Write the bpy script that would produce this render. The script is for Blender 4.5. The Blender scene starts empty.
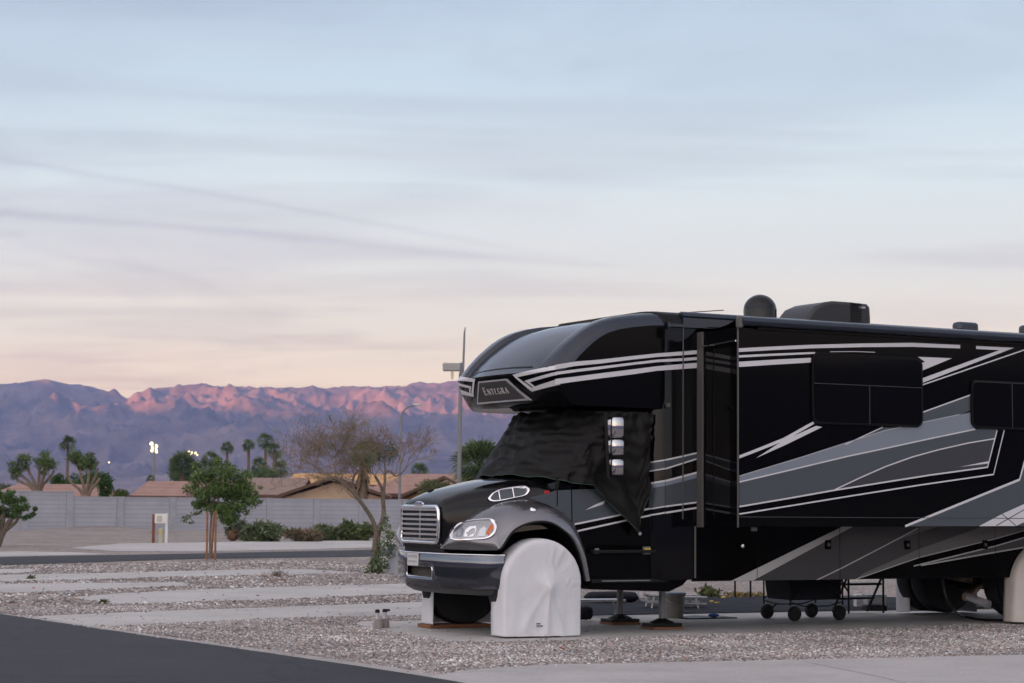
import bpy, bmesh, math, random
import numpy as np
from mathutils import Vector, Matrix, noise as mnoise
from mathutils.bvhtree import BVHTree
random.seed(7); RNG = np.random.default_rng(11)
S = bpy.context.scene
COL = S.collection
R = math.radians

# ------------------------------------------------------------------ camera
F, CX, CY = 70.0 / 36.0 * 1024.0, 512.0, 341.5
CAM_H = 1.5
pit = math.atan((502.0 - CY) / F); rol = math.atan(0.009)
FW = np.array([0, math.cos(pit), math.sin(pit)])
_up = np.array([0, -math.sin(pit), math.cos(pit)]); _rt = np.array([1.0, 0, 0])
RT = _rt * math.cos(rol) + _up * math.sin(rol)
UP = _up * math.cos(rol) - _rt * math.sin(rol)
EYE = np.array([0, 0, CAM_H])
YAW = R(61.7)
UD = np.array([math.sin(YAW), math.cos(YAW), 0]); VD = np.array([-math.cos(YAW), math.sin(YAW), 0])

def ray(x, y): return FW + RT * (x - CX) / F - UP * (y - CY) / F
def gnd(x, y, z=0.0):
    d = ray(x, y); t = (z - CAM_H) / d[2]; return EYE + d * t
def at(x, y, dist):
    """point at forward distance dist along the line of sight"""
    return EYE + ray(x, y) * dist
def px2m(dist): return dist / F
ORG = gnd(538, 638)                      # ground under the near front wheel
def side(x, y, v=0.0):
    """measured spot on a lengthwise vertical plane of the motorhome -> (u, z)"""
    d = ray(x, y); t = ((ORG + VD * v - EYE) @ VD) / (d @ VD); P = EYE + d * t - ORG
    return float(P @ UD), float(P[2])
def front(x, y, u=0.0):
    d = ray(x, y); t = ((ORG + UD * u - EYE) @ UD) / (d @ UD); P = EYE + d * t - ORG
    return float(P @ VD), float(P[2])
def rvg(x, y):
    P = gnd(x, y) - ORG; return float(P @ UD), float(P @ VD)
def rvw(u, v, z=0.0):
    P = ORG + UD * u + VD * v; return (float(P[0]), float(P[1]), z)
RVROT = math.pi / 2 - YAW

cd = bpy.data.cameras.new('camera'); cam = bpy.data.objects.new('camera', cd); COL.objects.link(cam)
cd.lens = 70; cd.sensor_width = 36; cd.clip_start = 0.1; cd.clip_end = 60000
M = Matrix.Identity(4)
for i in range(3):
    M[i][0] = RT[i]; M[i][1] = UP[i]; M[i][2] = -FW[i]; M[i][3] = EYE[i]
cam.matrix_world = M
cd.dof.use_dof = True; cd.dof.focus_distance = 22.5; cd.dof.aperture_fstop = 5.0
S.camera = cam

# ------------------------------------------------------------------ mesh builder
class MB:
    def __init__(s): s.v = []; s.f = []; s.m = []
    def add(s, vs, fs, mat=0):
        o = len(s.v); s.v += [tuple(map(float, p)) for p in vs]
        for f in fs: s.f.append([i + o for i in f]); s.m.append(mat)
        return s
    def box(s, x0, x1, y0, y1, z0, z1, mat=0):
        v = [(x, y, z) for x in (x0, x1) for y in (y0, y1) for z in (z0, z1)]
        return s.add(v, [(0, 1, 3, 2), (4, 6, 7, 5), (0, 4, 5, 1), (2, 3, 7, 6), (0, 2, 6, 4), (1, 5, 7, 3)], mat)
    def obox(s, c, ax, ay, az, mat=0):
        """box from centre and three half-axis vectors"""
        c, ax, ay, az = map(np.array, (c, ax, ay, az))
        v = [c + i * ax + j * ay + k * az for i in (-1, 1) for j in (-1, 1) for k in (-1, 1)]
        return s.add(v, [(0, 1, 3, 2), (4, 6, 7, 5), (0, 4, 5, 1), (2, 3, 7, 6), (0, 2, 6, 4), (1, 5, 7, 3)], mat)
    def poly(s, pts, mat=0): return s.add(pts, [list(range(len(pts)))], mat)
    def tube(s, pts, rad, n=8, mat=0, cap=True):
        pts = [Vector(p) for p in pts]
        if not hasattr(rad, '__len__'): rad = [rad] * len(pts)
        vs = []; fs = []; prev = None
        for i, p in enumerate(pts):
            t = (pts[min(i + 1, len(pts) - 1)] - pts[max(i - 1, 0)])
            t = t.normalized() if t.length > 1e-9 else Vector((0, 0, 1))
            if prev is None:
                a = Vector((0, 0, 1)) if abs(t.z) < .9 else Vector((1, 0, 0))
                a = (a - t * a.dot(t)).normalized()
            else:
                a = prev - t * prev.dot(t)
                a = a.normalized() if a.length > 1e-6 else t.orthogonal().normalized()
            prev = a; b = t.cross(a)
            for k in range(n):
                w = 2 * math.pi * k / n
                vs.append(p + (a * math.cos(w) + b * math.sin(w)) * rad[i])
        for i in range(len(pts) - 1):
            for k in range(n):
                fs.append((i * n + k, i * n + (k + 1) % n, (i + 1) * n + (k + 1) % n, (i + 1) * n + k))
        if cap:
            fs.append(tuple(range(n))[::-1]); fs.append(tuple((len(pts) - 1) * n + k for k in range(n)))
        return s.add(vs, fs, mat)
    def lathe(s, prof, n=24, c=(0, 0, 0), axis='z', mat=0):
        """prof: (radius, height) pairs"""
        vs = []; fs = []
        for r, h in prof:
            for k in range(n):
                w = 2 * math.pi * k / n; x, y = r * math.cos(w), r * math.sin(w)
                q = (x, y, h) if axis == 'z' else ((x, h, y) if axis == 'y' else (h, x, y))
                vs.append((q[0] + c[0], q[1] + c[1], q[2] + c[2]))
        for i in range(len(prof) - 1):
            for k in range(n):
                fs.append((i * n + k, i * n + (k + 1) % n, (i + 1) * n + (k + 1) % n, (i + 1) * n + k))
        if prof[0][0] > 1e-6: fs.append(tuple(range(n))[::-1])
        if prof[-1][0] > 1e-6: fs.append(tuple((len(prof) - 1) * n + k for k in range(n)))
        return s.add(vs, fs, mat)
    def grid(s, rows, mat=0, closed=False):
        n = len(rows[0]); vs = [p for r in rows for p in r]; fs = []
        for i in range(len(rows) - 1):
            for k in range(n if closed else n - 1):
                fs.append((i * n + k, i * n + (k + 1) % n, (i + 1) * n + (k + 1) % n, (i + 1) * n + k))
        return s.add(vs, fs, mat)
    def prism(s, pts, off, mat=0):
        """closed solid from polygon pts and extrusion vector off"""
        n = len(pts); a = [np.array(p, float) for p in pts]; o = np.array(off, float)
        vs = a + [p + o for p in a]
        fs = [list(range(n)), list(range(2 * n - 1, n - 1, -1))]
        fs += [(i, i + n, (i + 1) % n + n, (i + 1) % n) for i in range(n)]
        return s.add(vs, fs, mat)
    def build(s, name, mats, parent=None, smooth=None, bevel=0, seg=2, fix=True, loc=None, subsurf=0):
        me = bpy.data.meshes.new(name)
        me.from_pydata(s.v, [], s.f); me.update()
        if not isinstance(mats, (list, tuple)): mats = [mats]
        for m in mats: me.materials.append(m)
        me.polygons.foreach_set('material_index', s.m)
        if fix:
            bm = bmesh.new(); bm.from_mesh(me); bmesh.ops.remove_doubles(bm, verts=bm.verts, dist=1e-5)
            bmesh.ops.recalc_face_normals(bm, faces=bm.faces); bm.to_mesh(me); bm.free()
        if smooth is not None:
            me.polygons.foreach_set('use_smooth', [True] * len(me.polygons))
            me.set_sharp_from_angle(angle=R(smooth))
        o = bpy.data.objects.new(name, me); COL.objects.link(o)
        if parent: o.parent = parent
        if loc is not None: o.location = loc
        if bevel:
            b = o.modifiers.new('b', 'BEVEL'); b.width = bevel; b.segments = seg; b.limit_method = 'ANGLE'; b.angle_limit = R(35)
            b.harden_normals = False
        if subsurf:
            b = o.modifiers.new('s', 'SUBSURF'); b.levels = b.render_levels = subsurf
        return o

def tag(o, label=None, cat=None, group=None, kind=None):
    if label: o['label'] = label
    if cat: o['category'] = cat
    if group: o['group'] = group
    if kind: o['kind'] = kind
    return o
def empty(name, loc=(0, 0, 0), rz=0.0):
    o = bpy.data.objects.new(name, None); COL.objects.link(o); o.location = loc; o.rotation_euler = (0, 0, rz)
    o.empty_display_size = .1
    return o
def copy_tree(o, parent=None):
    c = o.copy(); COL.objects.link(c)
    if parent: c.parent = parent
    for ch in [x for x in o.children]: copy_tree(ch, c)
    return c

# ------------------------------------------------------------------ materials
def mat(name, col, rough=.6, metal=0.0, spec=.5, coat=0.0, var=0.0, vscale=6.0, bump=0.0, bscale=40.0, col2=None, emit=None, estr=0, trans=0, sheen=0, vdetail=4, stretch=None):
    m = bpy.data.materials.new(name); m.use_nodes = True; nt = m.node_tree; b = nt.nodes['Principled BSDF']
    b.inputs['Base Color'].default_value = (*col, 1); b.inputs['Roughness'].default_value = rough
    b.inputs['Metallic'].default_value = metal; b.inputs['Specular IOR Level'].default_value = spec
    b.inputs['Coat Weight'].default_value = coat; b.inputs['Coat Roughness'].default_value = .04
    b.inputs['Transmission Weight'].default_value = trans
    if sheen: b.inputs['Sheen Weight'].default_value = sheen
    if emit: b.inputs['Emission Color'].default_value = (*emit, 1); b.inputs['Emission Strength'].default_value = estr
    if var or bump:
        tc = nt.nodes.new('ShaderNodeTexCoord'); src = tc.outputs['Object']
        if stretch:
            mp = nt.nodes.new('ShaderNodeMapping'); mp.inputs['Scale'].default_value = stretch
            nt.links.new(src, mp.inputs[0]); src = mp.outputs[0]
    if var:
        n = nt.nodes.new('ShaderNodeTexNoise'); n.inputs['Scale'].default_value = vscale; n.inputs['Detail'].default_value = vdetail
        n.inputs['Roughness'].default_value = .65
        nt.links.new(src, n.inputs[0])
        r = nt.nodes.new('ShaderNodeValToRGB'); nt.links.new(n.outputs[0], r.inputs[0])
        c2 = col2 or tuple(min(1, c * (1 + var)) for c in col)
        c1 = tuple(c * (1 - var) for c in col) if not col2 else col
        r.color_ramp.elements[0].position = .32; r.color_ramp.elements[1].position = .68
        r.color_ramp.elements[0].color = (*c1, 1); r.color_ramp.elements[1].color = (*c2, 1)
        nt.links.new(r.outputs[0], b.inputs['Base Color'])
    if bump:
        n = nt.nodes.new('ShaderNodeTexNoise'); n.inputs['Scale'].default_value = bscale; n.inputs['Detail'].default_value = 5
        nt.links.new(src, n.inputs[0])
        k = nt.nodes.new('ShaderNodeBump'); k.inputs['Strength'].default_value = bump; k.inputs['Distance'].default_value = .02
        nt.links.new(n.outputs[0], k.inputs['Height']); nt.links.new(k.outputs[0], b.inputs['Normal'])
    return m
def tone_mat(name, rough=.6, spec=.3, translucent=0.0):
    """colour comes from the mesh's own per-piece colour attribute"""
    m = bpy.data.materials.new(name); m.use_nodes = True; nt = m.node_tree; b = nt.nodes['Principled BSDF']
    a = nt.nodes.new('ShaderNodeAttribute'); a.attribute_name = 'tone'
    nt.links.new(a.outputs['Color'], b.inputs['Base Color'])
    b.inputs['Roughness'].default_value = rough; b.inputs['Specular IOR Level'].default_value = spec
    if translucent:
        t = nt.nodes.new('ShaderNodeBsdfTranslucent'); nt.links.new(a.outputs['Color'], t.inputs['Color'])
        mx = nt.nodes.new('ShaderNodeMixShader'); mx.inputs[0].default_value = translucent
        nt.links.new(b.outputs[0], mx.inputs[1]); nt.links.new(t.outputs[0], mx.inputs[2])
        nt.links.new(mx.outputs[0], nt.nodes['Material Output'].inputs[0])
    return m

BLACK = mat('black_paint', (.0022, .0022, .0027), .08, 0, .09, 0, bump=.006, bscale=2.2)
COACHB = mat('coach_black_paint', (.003, .003, .0038), .06, 0, .22, 0, bump=.006, bscale=2.2)
HOODB = mat('hood_black_paint', (.004, .004, .005), .08, 0, .32, 0, bump=.003, bscale=3)
SHOULDER = mat('sky_tinted_black_paint', (.008, .016, .032), .18, .1, .5, .3)  # black paint; the blue of the reflected sky is put into its colour
WHITE = mat('stripe_white', (.60, .60, .63), .3, 0, .4)
SILVER = mat('stripe_silver_blue', (.20, .235, .28), .3, .1, .4)
GREY = mat('stripe_grey', (.066, .079, .095), .3, .1, .4)
DGREY = mat('stripe_dark_grey', (.042, .047, .055), .3, .1, .4)
LINE = mat('stripe_line', (.42, .42, .45), .35)
GUN = mat('gunmetal_paint', (.19, .19, .205), .22, .75, .5, .5)
CHROME = mat('chrome', (.80, .80, .82), .07, 1)
MIRR = mat('mirror_chrome', (.48, .48, .50), .06, 1)
DCHROME = mat('bumper_chrome', (.155, .168, .195), .09, 1, bump=.03, bscale=2.5)
DARK = mat('black_plastic', (.007, .007, .008), .5, 0, .25)
MATTE = mat('chassis_black', (.004, .004, .004), .9, 0, .05)
TRIMD = mat('dull_trim', (.10, .095, .09), .5, .2)
GLASS = mat('tinted_glass', (.002, .002, .0025), .05, 0, .12)
TYRE = mat('tyre_rubber', (.012, .012, .013), .8, var=.3, vscale=20)
LENS = mat('headlight_lens', (.75, .78, .8), .12, .6)
AMBER = mat('amber_lens', (.55, .12, .02), .2)
REDL = mat('red_lens', (.45, .02, .02), .25)
STEEL = mat('galvanised_steel', (.42, .43, .44), .4, .8, var=.15, vscale=8)
GALV = mat('painted_grey_steel', (.20, .21, .22), .5, .3)
RUSTP = mat('warm_pipe', (.25, .18, .13), .5, .6, var=.4)
WOOD = mat('raw_wood_block', (.20, .085, .035), .75, var=.4, vscale=9, stretch=(1, 8, 8))
CLOTHW = mat('white_vinyl_cloth', (.66, .67, .70), .7, 0, .2, var=.04, vscale=5, bump=.12, bscale=22)
CLOTHT = mat('cream_vinyl_cloth', (.62, .57, .52), .75, 0, .2, var=.06, vscale=5, bump=.1, bscale=9)
CLOTHB = mat('black_mesh_fabric', (.0065, .0062, .006), .62, 0, .22, bump=.12, bscale=30)
INK = mat('dark_print', (.03, .03, .04), .6)
# ================================================================== MOTORHOME
W = 2.45
RV = empty('motorhome', tuple(ORG), RVROT)
tag(RV, 'large black motorhome with grey and white swoosh stripes parked on the concrete pad', 'motorhome')

# ---------- coach body (box behind the cab), bottom compartments are their own parts
def rounded_rect(y0, y1, z0, z1, r, n=5):
    pts = []
    for cy, cz, a0 in ((y1 - r, z1 - r, 0), (y0 + r, z1 - r, 90), (y0 + r, z0 + r, 180), (y1 - r, z0 + r, 270)):
        for k in range(n + 1):
            a = R(a0 + 90 * k / n); pts.append((cy + r * math.cos(a), cz + r * math.sin(a)))
    return pts
U0, U1, ZR = 1.50, 9.9, 3.735
b = MB()
rows = []
rc = .16
for k in range(6):                                    # rounded front edge of the coach
    a = R(90 * k / 5); inset = rc * (1 - math.sin(a)); uu = U0 + rc * (1 - math.cos(a))
    rows.append([(uu, inset, .62), (uu, inset, ZR - .14)] + [(uu, inset + .14 * (1 - math.cos(R(t))), ZR - .14 + .14 * math.sin(R(t))) for t in (25, 50, 75, 90)]
                + [(uu, W - inset - .14 * (1 - math.cos(R(t))), ZR - .14 + .14 * math.sin(R(t))) for t in (90, 75, 50, 25)] + [(uu, W - inset, ZR - .14), (uu, W - inset, .62)])
rows.append([(U1, p[1], p[2]) for p in rows[-1]])
b.grid(rows)
b.poly(rows[0][::-1]); b.poly(rows[-1])
b.poly([rows[-1][0], rows[-1][-1], rows[5][-1], rows[5][0]])
for k in range(5): b.poly([rows[k][0], rows[k + 1][0], rows[k + 1][-1], rows[k][-1]])

def decal(mb, pts, mi, v, lift, conv=True):
    q = [side(x, y, v) for x, y in pts] if conv else pts
    mb.poly([(u, v - lift, z) for u, z in q], mi)
def pline(mb, pts, wpx, mi, v, lift):
    """painted pinstripe of constant width following a polyline on the side"""
    q = [np.array(side(x, y, v)) for x, y in pts]; h = wpx * .0118 / 2
    L, Rr = [], []
    for i in range(len(q)):
        t = q[min(i + 1, len(q) - 1)] - q[max(i - 1, 0)]; t = t / np.linalg.norm(t); n = np.array([-t[1], t[0]])
        k = 1.0
        if 0 < i < len(q) - 1:
            t1 = q[i] - q[i - 1]; t1 /= np.linalg.norm(t1); k = 1 / max(.35, abs(float(np.array([-t1[1], t1[0]]) @ n)))
        L.append(q[i] + n * h * k); Rr.append(q[i] - n * h * k)
    for i in range(len(q) - 1):
        mb.poly([(p[0], v - lift, p[1]) for p in (L[i], L[i + 1], Rr[i + 1], Rr[i])], mi)
def band(mb, top, bot, mi, v, lift):
    """strip between two measured polylines of equal length"""
    a = [side(x, y, v) for x, y in top]; c = [side(x, y, v) for x, y in bot]
    for i in range(len(a) - 1):
        mb.poly([(p[0], v - lift, p[1]) for p in (a[i], a[i + 1], c[i + 1], c[i])], mi)
PM = [BLACK, WHITE, SILVER, GREY, DGREY, LINE]
# stripes on the coach wall between the cab and the slide-out
XA, XB, XC = 662, 683, 700
band(b, [(657, 353.4), (683, 351.4), (700, 350)], [(657, 357), (683, 355.2), (700, 353.8)], 1, 0, .003)
band(b, [(657, 359.6), (683, 358.1), (700, 356.8)], [(657, 362.2), (683, 361), (700, 359.7)], 1, 0, .003)
band(b, [(657, 366.2), (683, 363.9), (700, 362.5)], [(657, 370.8), (683, 368.9), (700, 367.7)], 1, 0, .003)
band(b, [(665.2, 460), (684, 455.9), (700, 452.3)], [(665.2, 468.8), (684, 462.8), (700, 457.8)], 3, 0, .003)
pline(b, [(665.2, 460), (684, 455.9), (700, 452.3)], 1.6, 1, 0, .005)
pline(b, [(665.2, 468.8), (684, 462.8), (700, 457.8)], 1.4, 1, 0, .005)
band(b, [(665.2, 481), (700, 471.8)], [(665.2, 486), (700, 477)], 2, 0, .003)
band(b, [(665.2, 486), (700, 477)], [(665.2, 506.5), (700, 501.8)], 3, 0, .003)
pline(b, [(665.2, 481), (700, 471.8)], 2.0, 1, 0, .005)
pline(b, [(665.2, 506.5), (700, 501.8)], 1.6, 1, 0, .005)
pline(b, [(665.2, 512.8), (700, 507.2)], 1.8, 1, 0, .005)
body = b.build('coach_body', [COACHB] + PM[1:], RV, smooth=30)

# stripes wrap the rounded front edge as their own raised vinyl pieces
bb = MB()
def wrap(z0a, z1a, z0b, z1b, mi):
    rr = []
    for k in range(1, 6):
        a = R(90 * k / 5); inset = rc * (1 - math.sin(a)); uu = U0 + rc * (1 - math.cos(a)); t = (k - 1) / 4
        rr.append([(uu - .004 * math.cos(a), inset - .004 * math.sin(a), z0a + (z0b - z0a) * t), (uu - .004 * math.cos(a), inset - .004 * math.sin(a), z1a + (z1b - z1a) * t)])
    bb.grid(rr, mi)
zc = lambda y: side(665.4, y, 0)[1]
for y0, y1, mi in ((459.3, 460.7, 0), (460.7, 468, 2), (468, 469.2, 0), (480, 481.7, 0), (481.7, 485.8, 1), (485.8, 505.8, 2), (505.8, 507.1, 0), (511.9, 513.5, 0)):
    wrap(zc(y0) - .035, zc(y1) - .035, zc(y0), zc(y1), mi)
bb.build('corner_stripe', [WHITE, SILVER, GREY], RV, smooth=30)

# dull strip along the cap seam, stands in for a vertical reflection, roof trim along the top edge
t = MB(); t.box(1.898, 1.912, -.010, .02, 1.32, 3.55); t.build('seam_glint', TRIMD, RV)
t = MB()
t.tube([(1.90, .035, ZR - .045), (U1, .035, ZR - .045)], .05, 10)
t.box(1.90, U1, -.014, .04, ZR - .16, ZR - .07)
t.build('roof_trim', SHOULDER, RV, smooth=40)

# ---------- cab-over cap
prof = [(1.62, 2.59), (.40, 2.60), (.26, 2.612), (.19, 2.665), (.11, 2.79), (.055, 2.92), (.04, 2.985), (.075, 3.045), (.18, 3.15), (.33, 3.28), (.46, 3.375), (.58, 3.455),
        (.70, 3.525), (.84, 3.587), (1.0, 3.637), (1.2, 3.675), (1.45, 3.705), (1.7, 3.725), (1.93, 3.735)]
pa = [np.array(p) for p in prof]
nrm = []
for i in range(len(pa)):
    t_ = pa[min(i + 1, len(pa) - 1)] - pa[max(i - 1, 0)]; t_ = t_ / np.linalg.norm(t_); nrm.append(np.array([-t_[1], t_[0]]))
nrm = [n if n @ (pa[i] - np.array([1.4, 3.1])) > 0 else -n for i, n in enumerate(nrm)]
def bow(v): return .16 * abs((v - W / 2) / (W / 2)) ** 2.2
BOWK = [0, .6, 1, 1, 1, 1, 1, .9, .7, .5, .35, .2, .1] + [0] * 10
def inset_of(i, d): return pa[i] - nrm[i] * d
band_rows = [(0, .155), (.012, .095), (.05, .035), (.11, .006), (.17, 0), (.27, 0), (.30, .005), (.325, .055), (.5, .045), (.85, .03), (W / 2, .025)]
band_rows = band_rows + [(W - v, d) for v, d in band_rows[-2::-1]]
cap = MB()
ARCH0 = 7                                            # the shoulders and the recessed panel start above the nose
grid_rows = []
for v, d in band_rows:
    row = []
    for i in range(len(pa)):
        edge = min(v, W - v)
        if i >= ARCH0: dd = d
        elif i >= 3:
            dd = {0: .014, .012: .004}.get(round(edge, 3), 0)      # small corner radius on the nose
            if edge >= .3 and i == 6: dd = d * .3
        else: dd = .0
        if i == ARCH0 and edge < .1: dd = d * .6
        p = inset_of(i, dd); row.append((p[0] + bow(v) * BOWK[i], v, p[1]))
    grid_rows.append(row)
nR = len(grid_rows)
for j in range(nR - 1):
    for i in range(len(pa) - 1):
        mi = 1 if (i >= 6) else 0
        cap.poly([grid_rows[j][i], grid_rows[j][i + 1], grid_rows[j + 1][i + 1], grid_rows[j + 1][i]], mi)
# seam line across the windshield-like panel
seam_i = 7
cap.grid([[(grid_rows[j][7][0] * (1 - t_) + grid_rows[j][8][0] * t_ - .004, grid_rows[j][7][1], grid_rows[j][7][2] * (1 - t_) + grid_rows[j][8][2] * t_ + .004) for t_ in (.25, .36)] for j in range(8, nR - 8)], 0)
# side stripes on the cap
S1t = [(555, 364.8), (575, 361.6), (600, 359.6), (632, 356), (657, 353.4)]; S1b = [(555, 369.6), (575, 366), (600, 363.6), (632, 359.6), (657, 357)]
S2t = [(555, 371.9), (575, 369.4), (600, 366.4), (632, 362.6), (657, 359.6)]; S2b = [(555, 375), (575, 372.2), (600, 369.2), (632, 365), (657, 362.2)]
S3t = [(555, 379), (575, 376.6), (600, 373.3), (632, 369.4), (657, 366.2)]; S3b = [(555, 384.6), (575, 381.6), (600, 378.4), (632, 374.4), (657, 370.8)]
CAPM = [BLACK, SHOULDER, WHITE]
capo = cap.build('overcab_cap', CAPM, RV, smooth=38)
for row, sgn_ in ((grid_rows[0], 1), (grid_rows[-1], -1)):   # flat side walls under the shoulders
    cs = MB(); cs.poly([(p[0], p[1] + .0005 * sgn_, p[2]) for p in row[::-1]], 0)
    if sgn_ == 1:
        for a_, b_ in ((S1t, S1b), (S2t, S2b), (S3t, S3b)): band(cs, a_, b_, 1, 0, .004)
    cs.build('cap_side', [BLACK, WHITE], capo, fix=False)

# front stripes: arrow shaped, on the flat nose of the cap (both ends)
def nose_u(z):                                       # front face of the nose at height z
    for i in range(2, 7):
        if pa[i][1] <= z <= pa[i + 1][1]:
            k = (z - pa[i][1]) / (pa[i + 1][1] - pa[i][1]); return float(pa[i][0] + (pa[i + 1][0] - pa[i][0]) * k)
    return .09
zz1, zz0 = side(555, 364.8)[1], side(555, 369.6)[1]
z2t, z2b = side(555, 371.9)[1], side(555, 375)[1]
z3t, z3b = side(555, 379)[1], side(555, 384.6)[1]
def nose_strip(a0, a1, c0, c1, mb, n=14):
    """strip on the nose: from (v,z) pairs a0->a1 (upper edge) and c0->c1 (lower edge)"""
    r = []
    for k in range(n + 1):
        t = k / n
        for_ = []
        va, za = a0[0] + (a1[0] - a0[0]) * t, a0[1] + (a1[1] - a0[1]) * t
        vb, zb = c0[0] + (c1[0] - c0[0]) * t, c0[1] + (c1[1] - c0[1]) * t
        for q in range(4):
            v = va + (vb - va) * q / 3; z = za + (zb - za) * q / 3
            edge_ = min(v, W - v); for_.append((nose_u(z) + bow(v) - .007 + (.012 if edge_ < .006 else .003 if edge_ < .014 else 0), v, z))
        r.append(for_)
    mb.grid(r)
for flip in (0, 1):
    ar = MB(); fx = (lambda p: (W - p[0], p[1])) if flip else (lambda p: p)
    zt = .02
    nose_strip(fx((.001, zz1)), fx((.76, 2.965)), fx((.001, zz0)), fx((.70, 2.93)), ar)
    nose_strip(fx((.76, 2.965)), fx((.50, 2.765)), fx((.66, 2.93)), fx((.46, 2.80)), ar)
    nose_strip(fx((.001, z3t)), fx((.50, 2.80)), fx((.001, z3b)), fx((.50, 2.762)), ar)
    nose_strip(fx((.001, z2t)), fx((.56, 2.885)), fx((.001, z2b)), fx((.50, 2.862)), ar)
    nose_strip(fx((.56, 2.885)), fx((.44, 2.81)), fx((.48, 2.875)), fx((.40, 2.815)), ar)
    ar.build('nose_stripe', WHITE, RV, smooth=40)

# name plate on the nose
SG = mat('sign_charcoal', (.018, .017, .018), .35)
cen = W / 2
def sgn(v, z, l): return (nose_u(z) - l, v, z)
zb_, zt_ = 2.67, 2.925
plate = MB()
def pu(z): return nose_u(zb_) + (nose_u(zt_) - nose_u(zb_)) * (z - zb_) / (zt_ - zb_) - .012
out = [(cen - .64, zb_), (cen + .64, zb_), (cen + .36, zt_), (cen - .33, zt_)]
plate.poly([(pu(z), v, z) for v, z in out], 0)
back = [(pu(z) + .06, v, z) for v, z in out]; frontp = [(pu(z), v, z) for v, z in out]
for k in range(4): plate.poly([frontp[k], frontp[(k + 1) % 4], back[(k + 1) % 4], back[k]], 1)
inn = [(cen - .60, zb_ + .018), (cen + .60, zb_ + .018), (cen + .345, zt_ - .018), (cen - .315, zt_ - .018)]
for k in range(4):
    plate.poly([(pu(z) - .004, v, z) for v, z in (out[k], out[(k + 1) % 4], inn[(k + 1) % 4], inn[k])], 1)
po = plate.build('name_plate', [SG, LINE], RV, fix=False)
# lettering: serif capitals drawn as strokes in a unit box (x right as read, y up)
GLY = {
 'E': [((.18, 0), (.18, 1), .2), ((.02, .97), (.75, .97), .07), ((.02, .03), (.78, .03), .07), ((.2, .52), (.58, .52), .08), ((.72, .8), (.74, .98), .08), ((.76, .02), (.78, .22), .08), ((.56, .42), (.58, .62), .07)],
 'N': [((.14, 0), (.14, 1), .1), ((.1, .98), (.84, .02), .2), ((.84, 0), (.84, 1), .1), ((0, .97), (.22, .97), .06), ((0, .03), (.28, .03), .06), ((.7, .97), (.98, .97), .06)],
 'T': [((.45, 0), (.45, 1), .2), ((.02, .97), (.88, .97), .08), ((.26, .03), (.64, .03), .06), ((.03, .76), (.06, .98), .08), ((.84, .98), (.87, .76), .08)],
 'G': [((.82, .8), (.6, .97), .08), ((.6, .97), (.35, .96), .08), ((.35, .96), (.14, .75), .14), ((.14, .75), (.1, .5), .18), ((.1, .5), (.16, .22), .18), ((.16, .22), (.38, .03), .12), ((.38, .03), (.62, .03), .08), ((.62, .03), (.8, .14), .1), ((.8, .1), (.8, .44), .17), ((.62, .44), (.96, .44), .06)],
 'R': [((.18, 0), (.18, 1), .2), ((.02, .97), (.5, .97), .07), ((.5, .97), (.7, .88), .12), ((.7, .88), (.72, .68), .16), ((.72, .68), (.5, .52), .12), ((.5, .52), (.2, .52), .07), ((.42, .52), (.84, .02), .18), ((.02, .03), (.36, .03), .06), ((.76, .03), (.98, .03), .06)],
 'A': [((.46, 1), (.14, .02), .09), ((.46, 1), (.82, .02), .2), ((.24, .34), (.66, .34), .07), ((.0, .03), (.28, .03), .06), ((.64, .03), (.98, .03), .06)],
}
le = MB()
def letter(ch, x, y, w, h):
    for (ax_, ay_), (bx_, by_), wd in GLY[ch]:
        a_ = np.array([x + ax_ * w, y + ay_ * h]); c_ = np.array([x + bx_ * w, y + by_ * h]); d_ = c_ - a_; L_ = np.linalg.norm(d_); d_ /= L_
        n_ = np.array([-d_[1], d_[0]]) * wd * w * .85
        # reading direction left->right seen from the front is +v to -v
        le.poly([(pu(p[1]) - .006, cen - p[0], p[1]) for p in (a_ + n_, c_ + n_, c_ - n_, a_ - n_)])
x = -.33; zl = 2.765
letter('E', x, zl, .08, .085); x += .095
for ch, w_ in (('N', .078), ('T', .066), ('E', .062), ('G', .078), ('R', .074), ('A', .08)):
    letter(ch, x, zl, w_, .064); x += w_ + .016
le.build('lettering', mat('letter_silver', (.55, .53, .50), .4), po, fix=False)

# clearance lamps on the brow
for v_ in (.72, .96, 1.2, 1.95):
    l = MB(); iu = 16; q = pa[iu] - nrm[iu] * .03
    l.box(q[0] - .03, q[0] + .10, v_ - .05, v_ + .05, q[1] - .03, q[1] + .04)
    l.build('marker_lamp', DARK, RV, bevel=.008)
# cap underside opening light patch / bunk floor
t = MB(); t.box(.95, 1.5, .1, W - .1, 2.50, 2.552); t.build('cap_floor', DARK, RV)

# ---------- cab
c = MB()
CV0, CV1 = .17, W - .17
sec = [(.30, 1.62), (.34, 1.78), (.86, 2.50), (1.0, 2.53), (1.5, 2.53), (1.5, .95), (.70, .95), (.62, 1.3)]
c.prism([(u, CV0, z) for u, z in sec], (0, CV1 - CV0, 0))
c.build('cab', BLACK, RV, bevel=.03)
t = MB(); t.poly([(.335, CV0 + .12, 1.80), (.335, CV1 - .12, 1.80), (.835, CV1 - .16, 2.48), (.835, CV0 + .16, 2.48)])
t.build('windshield', GLASS, RV)
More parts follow.
